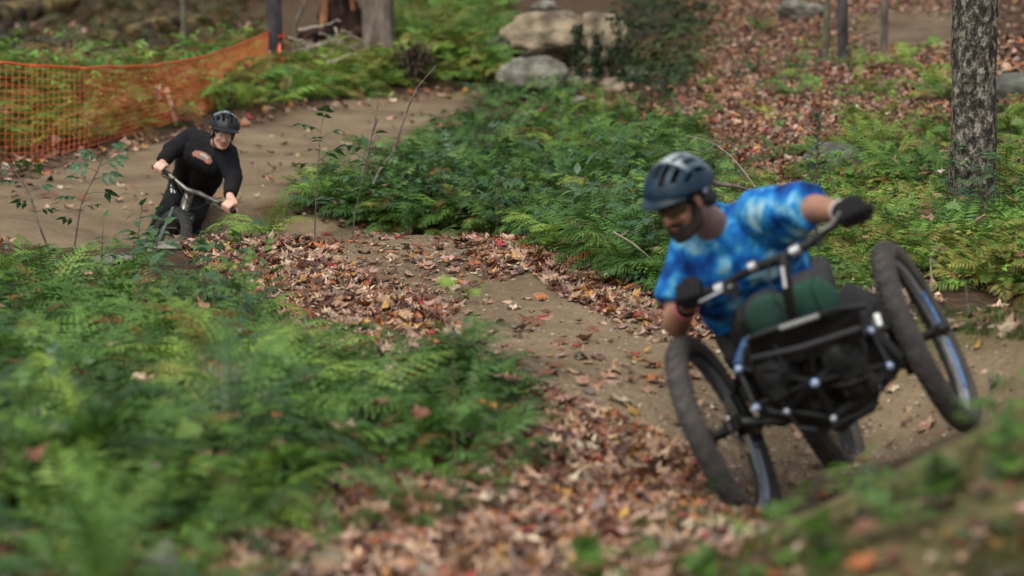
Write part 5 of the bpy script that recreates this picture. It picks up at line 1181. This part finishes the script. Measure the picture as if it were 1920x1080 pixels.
bar('suspension_arm', [HL - Up * .05 + An * .03, P(1440, 760, 7.75), P(1500, 740, 7.8)], .014); bar('suspension_arm', [HR - Up * .06 - An * .03, P(1690, 660, 7.85), P(1600, 700, 7.85)], .014)
# brake calipers and hub hardware that stick out
MB().box(CL + An * .055 + Hh * .07 + Up * .02, (.05, .03, .035), Matrix((An, Hh, Up)).transposed()).build('brake_caliper', M_dkplastic, cyc)
MB().box(CR - An * .055 + Hh * .06 - Up * .06, (.05, .035, .04), Matrix((An, Hh, Up)).transposed()).build('brake_caliper', M_dkplastic, cyc)
MB().tube([CL - An * .05, CL - An * .085, CL - An * .10], [.024, .022, .010], 14).build('axle_cap', M_dkplastic, cyc)
MB().tube([CR + An * .05, CR + An * .07, CR + An * .08], [.022, .020, .010], 14).build('axle_cap', M_dkplastic, cyc)
# shocks
def shock(a, b, m):
    a = Vector(a); b = Vector(b); d = (b - a); s = MB().tube([a, a + d * .55], .015, 12).build('shock', M_dkplastic, cyc); MB().tube([a + d * .5, b], .008, 10).build('shaft', M_alu, s)
    c = MB(); pts = []; u, v = frame_of(d)
    for k in range(81): t = k / 80; pts.append(a + d * (.1 + .75 * t) + (u * math.cos(t * 2 * math.pi * 8) + v * math.sin(t * 2 * math.pi * 8)) * .021)
    c.tube(pts, .0035, 6).build('coil', m, s)
shock(P(1386, 692, 7.46), P(1408, 628, 7.52), M_blue); shock(P(1636, 622, 7.55), P(1600, 575, 7.6), M_alu)
# front box, lattice and bolts
front = [P(1388, 690, 7.48), P(1402, 755, 7.44), P(1428, 783, 7.42), P(1462, 803, 7.40), P(1490, 793, 7.40), P(1512, 812, 7.40), P(1540, 826, 7.40), P(1556, 806, 7.40), P(1580, 812, 7.42), P(1606, 790, 7.42), P(1640, 772, 7.44), P(1648, 740, 7.46), P(1682, 706, 7.50), P(1690, 676, 7.50), P(1632, 618, 7.44), P(1600, 640, 7.36), P(1590, 668, 7.34), P(1540, 690, 7.33), P(1520, 664, 7.32), P(1500, 700, 7.34), P(1470, 722, 7.36), P(1440, 668, 7.36), P(1404, 668, 7.42)]
fb = MB(); fb.prism(front, Hh * -.10 + Vector((0, .02, .0))); o = fb.build('front_plate', M_dkplastic, cyc, smooth=False)
MB().prism([P(1432, 760, 7.52), P(1545, 802, 7.50), P(1628, 752, 7.54), P(1650, 690, 7.6), P(1560, 690, 7.55), P(1440, 705, 7.52)], Hh * -.42 + Uu * .02).build('floor_pan', M_dkplastic, cyc, smooth=False)
nodes = {'a': (1385, 692, 7.34), 'b': (1418, 765, 7.30), 'c': (1475, 772, 7.24), 'd': (1528, 718, 7.13), 'e': (1563, 785, 7.22), 'f': (1668, 686, 7.38), 'g': (1633, 620, 7.40), 'h': (1645, 725, 7.34)}
N = {k: P(*v) for k, v in nodes.items()}
for p, q in ['ab', 'bc', 'ce', 'de', 'bd', 'ad', 'df', 'ef', 'eh', 'fg', 'dg', 'cd', 'hf', 'ag']: bar('frame_tube', [N[p] + Vector((0, .02, 0)), N[q] + Vector((0, .02, 0))], .0125)
for k, v in N.items():
    d = (Vector((0, 0, CZ)) - v).normalized(); w = MB().disc(v + d * .004, d + Up * .2, .0125, .008, 20).build('washer', M_blue if k in 'abdfg' else M_bmetal, cyc); MB().tube([v + d * .006, v + d * .014, v + d * .017], [.0088, .0088, .0045], 16).build('bolt', mat('bolt_%s' % k, (.28, .31, .36), .45, .4), w)
MB().tube([P(1643, 590, 7.48), P(1650, 612, 7.46)], [.012, .010], 10).build('reflector', mat('pale_reflector', (.75, .75, .72), .4), cyc)
MB().tube([P(1470, 545 + 225, 7.33), P(1477, 785, 7.33)], [.010, .008], 10).build('reflector', M_alu, cyc)
for (q, r_, lb) in (((P(1455, 700, 7.26), P(1478, 752, 7.30), P(1500, 770, 7.36)), .058, 'foot_cover'), ((P(1568, 672, 7.26), P(1598, 722, 7.30), P(1600, 745, 7.36)), .056, 'foot_cover'), ((P(1420, 650, 7.3), P(1412, 700, 7.4), P(1440, 740, 7.4)), .034, 'foot_cover')):
    k_ = MB(); cone_mb(k_, q[0], q[1], r_, r_ * .9); cone_mb(k_, q[1], q[2], r_ * .9, r_ * .6); cone_mb(k_, q[0] + Vector((.03, .02, .02)), q[1] + Vector((.05, .02, 0)), r_ * .5, r_ * .5); fuse(lb, k_, .007, 2, M_dkplastic, cyc, wrinkle=(16, .010))
for k, q in enumerate([(1450, 640, 1470, 760), (1505, 625, 1540, 770), (1560, 612, 1590, 742), (1418, 690, 1500, 705), (1500, 745, 1640, 700), (1600, 610, 1640, 735), (1440, 770, 1530, 805), (1560, 800, 1635, 760)]):
    a = P(q[0], q[1], 7.20 + .02 * (k % 3)); b = P(q[2], q[3], 7.24 + .02 * (k % 2)); MB().tube([a, a.lerp(b, .35) + Vector((.01, -.02, .012)), a.lerp(b, .7) + Vector((-.012, -.01, -.01)), b], [.009, .007, .010, .008], 8, flat=.5).build('strap', M_char if k % 3 == 0 else M_dkplastic, cyc)
for (x, y, D, w, h) in [(1462, 735, 7.22, .05, .035), (1600, 690, 7.24, .045, .05), (1540, 755, 7.24, .06, .03), (1650, 705, 7.4, .04, .05), (1405, 735, 7.36, .04, .05), (1580, 655, 7.22, .05, .02)]:
    MB().box(P(x, y, D), (w, .03, h), Matrix((An, Hh, Up)).transposed()).build('bracket', M_bmetal, cyc, smooth=False)
# spine, seat, rear arm and guard
bar('spine_tube', [P(1530, 740, 7.5), P(1520, 735, 8.1), CB + Up * .10 + Hh * .42], .030, n=14)
bar('rear_arm', [CB + Up * .10 + Hh * .42, CB + An * .085], .016); bar('rear_arm', [CB + Up * .10 + Hh * .42, CB - An * .085], .016)
gpts = []; gv = []
for i in range(15):
    t = R(-70 + i * 11); rd = -Hh * math.sin(t) * -1 + Up * math.cos(t)
mud = MB(); vs = []; fs = []
for i in range(17):
    t = R(-40 + i * 9.5); rd = Hh * math.sin(t) * -1 + Up * math.cos(t)
    for q, wv in ((-1, .0), (-.5, .014), (.5, .014), (1, .0)): vs.append(CB + rd * (.352 + wv) + An * q * .052)
for i in range(16):
    for j in range(3): a0 = i * 4 + j; fs.append((a0, a0 + 1, a0 + 5, a0 + 4))
m0 = len(vs); vs2 = [v + (v - CB).normalized() * .003 for v in vs]; mud.add(vs + vs2, fs + [tuple(m0 + q for q in f)[::-1] for f in fs]); mud.build('mudguard', M_dkplastic, cyc)
seat = MB(); cone_mb(seat, P(1400, 620, 8.12), P(1530, 585, 8.08), .10, .10, sq=.7, side=Hh); cone_mb(seat, P(1395, 640, 8.1), P(1400, 560, 8.22), .065, .05); cone_mb(seat, P(1540, 560, 8.0), P(1535, 505, 8.12), .055, .045)
cone_mb(seat, P(1410, 560, 8.26), P(1520, 520, 8.24), .055, .055); fuse('seat', seat, .010, 4, M_char, cyc)
bar('seat_rail', [P(1395, 668, 7.95), P(1392, 720, 7.62)], .014); bar('seat_rail', [P(1600, 570, 7.85), P(1655, 650, 7.62)], .014)
MB().prism([P(1560, 560, 7.52), P(1625, 590, 7.52), P(1650, 640, 7.52), P(1600, 650, 7.5), P(1560, 610, 7.5)], Hh * -.35).build('side_guard', M_char, cyc, smooth=False)
# handlebar
GL = P(1300, 556, 7.40); GRp = P(1602, 402, 7.16)
BP = [P(1268, 566, 7.43), P(1300, 556, 7.40), P(1340, 545, 7.36), P(1385, 518, 7.30), P(1430, 497, 7.25), P(1470, 482, 7.22), P(1515, 458, 7.20), P(1550, 432, 7.19), P(1575, 414, 7.17), P(1602, 402, 7.16), P(1636, 388, 7.13)]
hb = MB().tube(BP[1:10], [.011, .011, .012, .016, .016, .016, .014, .012, .011], 14).build('handlebar', M_bmetal, cyc)
MB().tube(BP[:3], .0165, 14).build('grip', M_dkplastic, cyc); MB().tube(BP[8:], .0165, 14).build('grip', M_dkplastic, cyc)
for (px, py, D, L) in [(1492, 470, 7.17, .03), (1412, 500, 7.21, .022), (1350, 540, 7.31, .028)]:
    c = P(px, py, D); d = (BP[6] - BP[4]).normalized(); MB().tube([c - d * L / 2, c + d * L / 2], .0178, 14).build('clamp', M_alu, hb)
MB().tube([P(1538, 434, 7.12), P(1560, 420, 7.10), P(1574, 398, 7.08)], [.008, .009, .006], 8, flat=.6).build('brake_lever', M_alu, hb); MB().tube([P(1372, 535, 7.26), P(1340, 552, 7.27), P(1312, 566, 7.30)], [.008, .009, .006], 8, flat=.6).build('brake_lever', M_alu, hb)
MB().box(P(1370, 541, 7.27), (.05, .03, .035)).build('shifter', M_dkplastic, hb)
st = MB().tube([P(1470, 484, 7.22), P(1473, 525, 7.20), P(1484, 590, 7.22), P(1500, 640, 7.30)], [.021, .017, .015, .017], 14).build('steering_column', M_bmetal, cyc)
MB().tube([P(1466, 500, 7.185), P(1472, 540, 7.175)], .006, 8).build('cable', M_alu, st)
for k, q in enumerate([[P(1440, 498, 7.2), P(1450, 560, 7.1), P(1500, 620, 7.15), P(1520, 700, 7.3)], [P(1370, 535, 7.27), P(1390, 600, 7.2), P(1430, 660, 7.35)], [P(1540, 445, 7.15), P(1520, 540, 7.08), P(1560, 640, 7.3)]]):
    MB().tube([q[0].lerp(q[1], u) if u <= 1 else q[1] for u in (0, .5)] + q[1:], .0028, 6).build('brake_hose', M_dkplastic, cyc)
# cross bar and straps over the shins
bar('crossbar', [P(1412, 632, 7.16), P(1450, 618, 7.13), P(1500, 602, 7.12), P(1560, 582, 7.15), P(1620, 575, 7.3)], .011); MB().tube([P(1462, 616, 7.115), P(1535, 592, 7.10)], .008, 8).build('pad_trim', mat('grey_pad', (.17, .17, .155), .7), cyc)
MB().prism([P(1402, 634, 7.16), P(1610, 578, 7.16), P(1622, 640, 7.24), P(1540, 668, 7.22), P(1412, 694, 7.24)], Vector((0, .05, -.01))).build('shin_guard', M_dkplastic, cyc, smooth=False)
bar('crossbar', [P(1410, 672, 7.15), P(1500, 652, 7.11), P(1612, 615, 7.16)], .008, M_char)

# --- the rider
r1 = empty('person', P(1440, 700, 8.0), 'rider in blue tie dye shirt and blue helmet leaning into the turn with black gloves', 'person')
Mh = basis((-.62, -.66, -.46), (-.30, -.16, .92), P(1276, 374, 7.52))
S1_, E1_, W1 = P(1290, 470, 7.80), P(1268, 606, 7.74), P(1288, 575, 7.52)
S2_, E2_, W2 = P(1440, 398, 7.66), P(1532, 392, 7.44), P(1582, 398, 7.26)
b = MB(); head_shapes(b, Mh); cone_mb(b, Mh @ Vector((0, -.03, -.04)), P(1350, 440, 7.78), .054, .060); cone_mb(b, P(1325, 462, 7.82), P(1420, 422, 7.78), .062, .062)
cone_mb(b, P(1370, 490, 7.86), P(1410, 570, 7.98), .095, .10); cone_mb(b, P(1400, 600, 8.02), P(1480, 580, 8.02), .10, .10)
cone_mb(b, S1_, E1_, .052, .046); cone_mb(b, E1_, W1, .047, .031); cone_mb(b, S2_, E2_, .054, .046); cone_mb(b, E2_, W2, .045, .031)
cone_mb(b, P(1420, 610, 7.98), P(1448, 590, 7.5), .07, .058); cone_mb(b, P(1500, 590, 7.98), P(1520, 556, 7.46), .07, .058); cone_mb(b, P(1448, 590, 7.5), P(1478, 725, 7.62), .054, .038); cone_mb(b, P(1520, 556, 7.46), P(1580, 695, 7.62), .054, .038)
cone_mb(b, W1, GL + Vector((0, .04, 0)), .03, .03); cone_mb(b, W2, GRp + Vector((0, .04, 0)), .03, .03)
fuse('body', b, .0055, 5, M_skin1, r1, decimate=.5)
head_details(Mh, r1, eyes=True)
T = lambda *p: Mh @ Vector(p)
bd = MB()
for s in (-1, 1):
    cone_mb(bd, T(s * .068, .012, -.01), T(s * .058, .018, -.075), .014, .022); cone_mb(bd, T(s * .058, .018, -.075), T(s * .022, .062, -.108), .023, .023); cone_mb(bd, T(s * .022, .062, -.108), T(0, .076, -.114), .022, .021)
    cone_mb(bd, T(s * .030, .076, -.060), T(s * .026, .078, -.095), .010, .014)
cone_mb(bd, T(-.026, .086, -.057), T(.026, .086, -.057), .0075, .0075); cone_mb(bd, T(-.014, .080, -.088), T(.014, .080, -.088), .009, .009)
fuse('beard', bd, .0045, 3, M_beard, r1)
h_ = MB(); cone_mb(h_, T(-.07, -.05, -.01), T(.07, -.05, -.01), .035, .035); cone_mb(h_, T(-.05, -.085, -.045), T(.05, -.085, -.045), .03, .03)
for s in (-1, 1): cone_mb(h_, T(s * .074, .022, .02), T(s * .071, .016, -.02), .010, .008)
fuse('hair', h_, .006, 3, M_hair, r1)
M_hel = mat('blue_helmet_shell', (.002, .011, .022), .45, coat=.0, spec=.25, vary=((.005, .026, .045), 12)); M_helt = mat('helmet_top_highlight', (.03, .06, .08), .35, coat=.2, vary=((.30, .34, .34), 14))  # pale top of the dark blue shell: its highlight painted in as colour
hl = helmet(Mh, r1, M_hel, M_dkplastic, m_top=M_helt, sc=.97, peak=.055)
MB().disc(T(-.099, -.035, .018), Mh.to_3x3() @ Vector((1, 0, 0)), .012, .008, 14).build('rivet', M_alu, hl); MB().disc(T(.099, -.035, .018), Mh.to_3x3() @ Vector((1, 0, 0)), .012, .008, 14).build('rivet', M_alu, hl)
# wrap-round glasses
gm = mat('amber_lens', (.045, .032, .018), .15, spec=.5); gl = MB(); vs = []; fs = []
for i in range(17):
    t = -1 + 2 * i / 16; a_ = t * R(66)
    for (z, k) in ((.022 - .004 * t * t, .998), (.004, 1.03), (-.022 + .010 * t * t + .012 * max(0, 1 - abs(t) * 5), .985)): vs.append(T(math.sin(a_) * .076 * k, .012 + math.cos(a_) * .090 * k, z))
for i in range(16):
    for j in range(2): q = i * 3 + j; fs.append((q, q + 1, q + 4, q + 3))
m0 = len(vs); gl.add(vs + [v + (v - Mh.translation).normalized() * .003 for v in vs], fs + [tuple(m0 + q for q in f)[::-1] for f in fs]); go = gl.build('glasses', gm, r1)
MB().tube([T(math.sin(R(t)) * .078, .012 + math.cos(R(t)) * .093, .023) for t in range(-72, 73, 12)], .0032, 6).build('glasses_frame', M_dkplastic, go)
for s in (-1, 1): MB().tube([T(s * .073, .045, .018), T(s * .080, -.01, .012)], .003, 6).build('temple_arm', M_dkplastic, go)
# shirt
sh = MB(); cone_mb(sh, P(1318, 462, 7.80), P(1425, 418, 7.74), .088, .088); cone_mb(sh, P(1345, 462, 7.76), P(1400, 440, 7.74), .085, .085); cone_mb(sh, P(1330, 500, 7.81), P(1440, 450, 7.78), .125, .12); cone_mb(sh, P(1345, 530, 7.88), P(1450, 500, 7.88), .118, .115)
cone_mb(sh, P(1375, 530, 7.93), P(1392, 592, 7.98), .128, .122, flat1=True); cone_mb(sh, P(1440, 480, 7.90), P(1460, 560, 7.98), .12, .12, flat1=True); cone_mb(sh, P(1300, 500, 7.82), P(1370, 560, 7.9), .075, .08)
cone_mb(sh, P(1300, 462, 7.80), P(1268, 568, 7.76), .070, .066, flat1=True); cone_mb(sh, P(1420, 405, 7.70), P(1518, 385, 7.46), .078, .070, flat1=True); cone_mb(sh, P(1440, 430, 7.72), P(1500, 400, 7.52), .072, .066)
fuse('t_shirt', sh, .0065, 5, M_shirt, r1, wrinkle=(12, .011))
nk = MB(); pts = []; c0 = P(1340, 418, 7.73); ax_ = (Mh @ Vector((0, -.03, -.05)) - P(1350, 440, 7.74)).normalized(); ua, ub = frame_of(ax_)
for i in range(25): t = 2 * math.pi * i / 24; pts.append(c0 + (ua * math.cos(t) + ub * math.sin(t)) * .064)
nk.tube(pts, .007, 8, False); nk.build('collar', M_shirt, r1)
# gloves
for (W, Gp, bkd, th) in ((W1, GL, Vector((-.35, .15, .5)), 1), (W2, GRp, Vector((.1, .25, .9)), -1)):
    g_ = MB(); ax_ = (BP[2] - BP[0]) if W is W1 else (BP[8] - BP[10]); fist(g_, W, Gp, ax_, Vector((0, -1, .35)), .0165, .0108, .0225, thumb_side=-1 if W is W1 else 1)
    cone_mb(g_, W + (W - Gp).normalized() * .02, W, .036, .034, flat0=True); fuse('glove', g_, .0040, 3, M_glove, r1)
MB().ring(W1 + (W1 - GL).normalized() * .018, (W1 - GL), .036, [(-.003, -.006), (.002, -.006), (.002, .006), (-.003, .006)], 20).build('glove_cuff', mat('pink_trim', (.55, .10, .16), .6), r1)
MB().ring(W2 + (W2 - GRp).normalized() * .02, (W2 - GRp), .036, [(-.003, -.009), (.002, -.009), (.002, .009), (-.003, .009)], 20).build('glove_cuff', mat('grey_trim', (.45, .38, .36), .6), r1)
# trousers: charcoal thighs and hips, green shin covers, black shoes
tr_ = MB(); cone_mb(tr_, P(1405, 615, 8.02), P(1500, 590, 8.02), .118, .118); cone_mb(tr_, P(1415, 622, 7.95), P(1442, 592, 7.50), .088, .080); cone_mb(tr_, P(1500, 592, 7.95), P(1522, 555, 7.46), .092, .082); cone_mb(tr_, P(1390, 600, 8.0), P(1392, 665, 7.9), .07, .06)
fuse('trousers', tr_, .008, 4, M_char, r1, wrinkle=(11, .006))
for (K, A) in ((P(1447, 600, 7.43), P(1480, 735, 7.60)), (P(1526, 570, 7.39), P(1582, 700, 7.60))):
    k_ = MB(); cone_mb(k_, K, K.lerp(A, .45), .080, .070); cone_mb(k_, K.lerp(A, .4), A, .068, .050); fuse('shin_cover', k_, .007, 4, M_green_cloth, r1, wrinkle=(14, .005))
    s_ = MB(); cone_mb(s_, A, A + Hh * .02 + Vector((0, 0, -.03)), .045, .045); cone_mb(s_, A + Vector((0, 0, -.035)), A + Hh * .02 + Up * .05 + Vector((0, -.02, -.04)), .045, .040); fuse('shoe', s_, .007, 3, M_dkplastic, r1)

# ================================================================== the far rider on the mountain bicycle
Hb = Vector((.10, -.99, -.03)).normalized(); lean = R(25); Rb = Hb.cross(Vector((0, 0, 1))).normalized() * -1
if Rb.x < 0: Rb = -Rb
Ub = (Vector((0, 0, 1)) * math.cos(lean) + Rb * math.sin(lean)).normalized(); Ab = (Rb * math.cos(lean) - Vector((0, 0, 1)) * math.sin(lean)).normalized()
FA = P(302, 490, 15.85); g = Vector((FA.x, FA.y + .5, HZ(FA.x, FA.y + .5)))
bk = empty('mountain_bicycle', g, 'mountain bicycle with silver head tube leaning into the far turn behind the crest', 'bicycle')
Hs = Vector((.44, -.90, -.05)).normalized(); Hs = (Hs - Ub * Hs.dot(Ub)).normalized(); Af = Hs.cross(Ub).normalized(); Af = Af if Af.dot(Ab) > 0 else -Af
M_rub2 = mat('dark_tyre_rubber', (.010, .010, .010), .8, vary=((.022, .02, .018), 14))
spoked_wheel(bk, FA, Af, .370, .074, M_bmetal, -1, n_sp=28, knobs=92, hub_w=.05, rub=M_rub2)
RA = FA - Hb * 1.12 + Vector((.0, 0, .05)); spoked_wheel(bk, RA, Ab, .365, .06, M_bmetal, 0, n_sp=24, knobs=80, hub_w=.06)
bb = lambda name, pts, r, m=M_bmetal, par=bk, n=12: MB().tube(pts, r, n).build(name, m, par)
HT = P(350, 378, 15.97); HTt = P(356, 362, 16.0); CRN = P(344, 397, 15.93)
M_silver = mat('silver_paint', (.24, .22, .19), .35, .7, vary=((.05, .05, .05), 9)); M_stan = mat('fork_stanchion', (.05, .06, .065), .35, .5)
bb('head_tube', [HTt, HT, CRN], [.030, .034, .030], M_silver); bb('fork_crown', [CRN - Ab * .07, CRN + Ab * .07], .020, M_bmetal)
for s in (-1, 1):
    bb('fork_leg', [CRN + Ab * s * .068, (CRN + Ab * s * .068).lerp(FA + Ab * s * .062, .45)], .0165, M_stan); bb('fork_lower', [(CRN + Ab * s * .068).lerp(FA + Ab * s * .062, .40), FA + Ab * s * .062], .0225, M_bmetal if s > 0 else M_stan)
bb('fork_brace', [(CRN - Ab * .068).lerp(FA - Ab * .062, .42), CRN.lerp(FA, .38) + Hb * .03 + Ub * .02, (CRN + Ab * .068).lerp(FA + Ab * .062, .42)], .012)
BBk = RA + Hb * .43 + Ub * -.02; ST = BBk + Ub * .36 - Hb * .14
bb('down_tube', [HT - Ub * .02, BBk], [.030, .026], M_bmetal); bb('top_tube', [HTt - Ub * .02, ST], [.02, .017], M_bmetal); bb('seat_tube', [BBk, ST], .018)
for s in (-1, 1): bb('chain_stay', [BBk + Ab * s * .03, RA + Ab * s * .07], .011); bb('seat_stay', [ST, RA + Ab * s * .07], .009)
sp_ = MB(); cone_mb(sp_, ST + Ub * .12 - Hb * .12, ST + Ub * .12 + Hb * .12, .055, .018, sq=.5, side=Ab); fuse('saddle', sp_, .008, 2, M_dkplastic, bk); bb('seat_post', [ST, ST + Ub * .12], .014)
for s in (-1, 1): bb('crank', [BBk + Ab * s * .05, BBk + Ab * s * .07 + Hb * s * .165], [.012, .01]); MB().box(BBk + Ab * s * .12 + Hb * s * .165, (.10, .09, .02), Matrix((Ab, Hb, Ub)).transposed()).build('pedal', M_dkplastic, bk, smooth=False)
MB().ring(BBk + Ab * .045, Ab, .07, [(-.01, -.002), (.006, -.002), (.006, .002), (-.01, .002)], 30).build('chainring', M_alu, bk)
B2 = [P(287, 313, 15.98), P(303, 319, 15.95), P(318, 328, 15.9), P(336, 344, 15.86), P(352, 357, 15.84), P(372, 362, 15.80), P(392, 372, 15.74), P(412, 381, 15.68), P(428, 389, 15.62), P(440, 397, 15.58)]
h2 = MB().tube(B2[1:9], [.012, .012, .014, .017, .017, .014, .012, .012], 12).build('handlebar', M_silver, bk)
bb('stem', [HTt, P(353, 357, 15.86)], .022); bb('grip', [B2[0], B2[1], B2[2]], .0165, M_dkplastic); bb('grip', B2[7:], .0165, M_dkplastic)
bb('brake_lever', [P(330, 343, 15.80), P(318, 336, 15.78), P(306, 330, 15.80)], .006, M_bmetal, h2, 6); bb('brake_lever', [P(398, 384, 15.6), P(408, 392, 15.55), P(418, 396, 15.53)], .006, M_bmetal, h2, 6)
MB().box(P(322, 338, 15.83), (.04, .03, .025)).build('shifter', M_dkplastic, h2); MB().box(P(392, 378, 15.66), (.04, .03, .025)).build('shifter', M_dkplastic, h2)
for q in ([P(322, 338, 15.82), P(330, 365, 15.7), P(342, 392, 15.85)], [P(392, 379, 15.66), P(368, 396, 15.66), P(350, 390, 15.86)], [P(326, 334, 15.8), P(352, 380, 15.66), P(356, 384, 15.9)]):
    pts = [q[0] * (1 - u) ** 2 + q[1] * 2 * u * (1 - u) + q[2] * u * u for u in [i / 10 for i in range(11)]]; MB().tube(pts, .0032, 6).build('brake_hose', M_dkplastic, bk)

r2 = empty('person', (P(350, 440, 16.4).x, P(350, 440, 16.4).y, HZ(P(350, 440, 16.4).x, P(350, 440, 16.4).y)), 'rider in black long sleeves and trousers crouching over a bicycle on the far trail', 'person')
M2 = basis((.22, -.93, -.22), (.22, -.12, .96), P(419, 248, 15.80))
S1f, E1f, W1f = P(358, 262, 16.22), P(321, 282, 16.12), P(304, 306, 16.0)
S2f, E2f, W2f = P(424, 288, 16.06), P(438, 333, 15.88), P(431, 368, 15.70)
G1 = P(301, 318, 15.95); G2 = P(429, 390, 15.62)
hands = ((W1f, G1, B2[2] - B2[0], 1), (W2f, G2, B2[7] - B2[9], -1))
b = MB(); head_shapes(b, M2); T2 = lambda *p: M2 @ Vector(p)
cone_mb(b, T2(0, -.035, -.05), P(408, 268, 16.05), .048, .048); cone_mb(b, P(372, 282, 16.34), P(412, 294, 16.24), .055, .055); cone_mb(b, P(388, 292, 16.28), P(362, 345, 16.6), .09, .10)
for S, E, W in ((S1f, E1f, W1f), (S2f, E2f, W2f)): cone_mb(b, S, E, .046, .04); cone_mb(b, E, W, .038, .026)
for (W, Gp, ax_, th) in hands: fist(b, W, Gp, ax_, Vector((0, -1, .25)), .0165, .0092, .0215, thumb_side=-th)
LG = [(P(342, 360, 16.7), P(318, 396, 16.36), P(284, 462, 16.5)), (P(370, 364, 16.7), P(361, 404, 16.32), P(338, 478, 16.45))]
for a_, k_, f_ in LG: cone_mb(b, a_, k_, .075, .055); cone_mb(b, k_, f_, .052, .036)
fuse('body', b, .0042, 3, M_skin2, r2, decimate=.35); head_details(M2, r2)
h_ = MB()
for s in (-1, 1): cone_mb(h_, T2(s * .066, -.01, .02), T2(s * .064, -.02, -.045), .020, .014); cone_mb(h_, T2(s * .045, .068, .048), T2(s * .062, .045, .010), .012, .009)
cone_mb(h_, T2(-.05, -.075, -.02), T2(.05, -.075, -.02), .035, .035); fuse('hair', h_, .005, 2, M_hair, r2)
M_hb = mat('black_helmet_shell', (.006, .007, .008), .5, spec=.25, vary=((.014, .015, .017), 8)); M_hg = mat('pale_grey_helmet_stripe', (.03, .035, .04), .4, coat=.1, vary=((.24, .28, .30), 26))
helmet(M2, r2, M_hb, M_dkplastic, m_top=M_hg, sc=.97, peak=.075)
sw = MB(); cone_mb(sw, P(362, 264, 16.2), P(418, 286, 16.08), .084, .084); cone_mb(sw, P(385, 276, 16.14), P(408, 286, 16.08), .085, .08); cone_mb(sw, P(372, 285, 16.20), P(408, 300, 16.10), .122, .115); cone_mb(sw, P(372, 300, 16.3), P(358, 345, 16.62), .115, .115); cone_mb(sw, P(390, 305, 16.2), P(378, 345, 16.5), .11, .11)
cone_mb(sw, P(400, 300, 16.12), P(402, 342, 16.28), .07, .055, flat1=True); cone_mb(sw, P(352, 305, 16.3), P(342, 342, 16.5), .08, .075)
for S, E, W in ((S1f, E1f, W1f), (S2f, E2f, W2f)): cone_mb(sw, S, E, .074, .056); cone_mb(sw, E, E.lerp(W, .93), .055, .040, flat1=True)
fuse('sweater', sw, .0065, 4, M_black, r2, wrinkle=(13, .008))
pr = MB(); 
for a_, k_, f_ in LG: cone_mb(pr, a_, k_, .098, .080); cone_mb(pr, k_, f_, .078, .064, flat1=True)
cone_mb(pr, P(345, 354, 16.75), P(370, 358, 16.75), .11, .11); fuse('trousers', pr, .0075, 4, M_black, r2, wrinkle=(12, .010))
for a_, k_, f_ in LG: s_ = MB(); cone_mb(s_, f_ + Vector((0, .03, -.04)), f_ + Hb * .13 + Vector((0, 0, -.06)), .042, .035); fuse('shoe', s_, .007, 2, M_dkplastic, r2)
# prints on the sweater and the trousers: wrapped on the cloth by following it
def wrap_print(name, outline, target, m, parent, push=.004, thick=.0015):
    """outline of sight lines laid on the cloth in front of it"""
    me = target.data; from mathutils.bvhtree import BVHTree
    off = root_loc(target.parent); bvh = BVHTree.FromPolygons([v.co + off for v in me.vertices], [p.vertices[:] for p in me.polygons])
    cx = sum(p[0] for p in outline) / len(outline); cy = sum(p[1] for p in outline) / len(outline); rings = []
    for k in (.0, .5, 1.0):
        row = []
        for (px, py) in outline:
            o = Vector((0, 0, CZ)); d = (P(cx + (px - cx) * k, cy + (py - cy) * k, 10) - o).normalized(); h = bvh.ray_cast(o, d)
            if h[0] is None: return None
            row.append(h[0] - d * push)
        rings.append(row)
    mb = MB(); n = len(outline); V = [rings[0][0]] + rings[1] + rings[2]; F = [(0, 1 + i, 1 + (i + 1) % n) for i in range(n)] + [(1 + i, 1 + n + i, 1 + n + (i + 1) % n, 1 + (i + 1) % n) for i in range(n)]
    mb.add(V, F); return mb.build(name, m, parent)
sweater = [c for c in r2.children if c.name.startswith('sweater')][0]; trous = [c for c in r2.children if c.name.startswith('trousers')][0]
m_pr = mat('rust_print', (.34, .12, .06), .8, vary=((.16, .10, .09), 40)); m_pr2 = mat('grey_print', (.30, .29, .28), .8)
wrap_print('shirt_print', [(360, 287), (366, 282), (376, 283), (386, 287), (394, 293), (398, 303), (394, 308), (387, 306), (382, 301), (376, 298), (370, 296), (366, 292), (362, 293)], sweater, m_pr, r2)
wrap_print('shirt_print', [(374, 286), (384, 289), (391, 295), (389, 299), (382, 294), (375, 291)], sweater, m_pr2, r2, push=.006)
m_w = mat('white_print', (.62, .62, .60), .8)
for o_ in ([(323, 322), (331, 320), (335, 327), (333, 335), (327, 332), (322, 328)], [(328, 333), (335, 330), (337, 340), (331, 341)], [(320, 346), (324, 344), (325, 350), (321, 351)], [(326, 346), (331, 345), (331, 352), (327, 351)], [(319, 354), (324, 353), (323, 360), (320, 361)], [(326, 355), (330, 354), (330, 362), (326, 361)]):
    wrap_print('trouser_print', o_, trous, m_w, r2) or wrap_print('trouser_print', o_, sweater, m_w, r2)
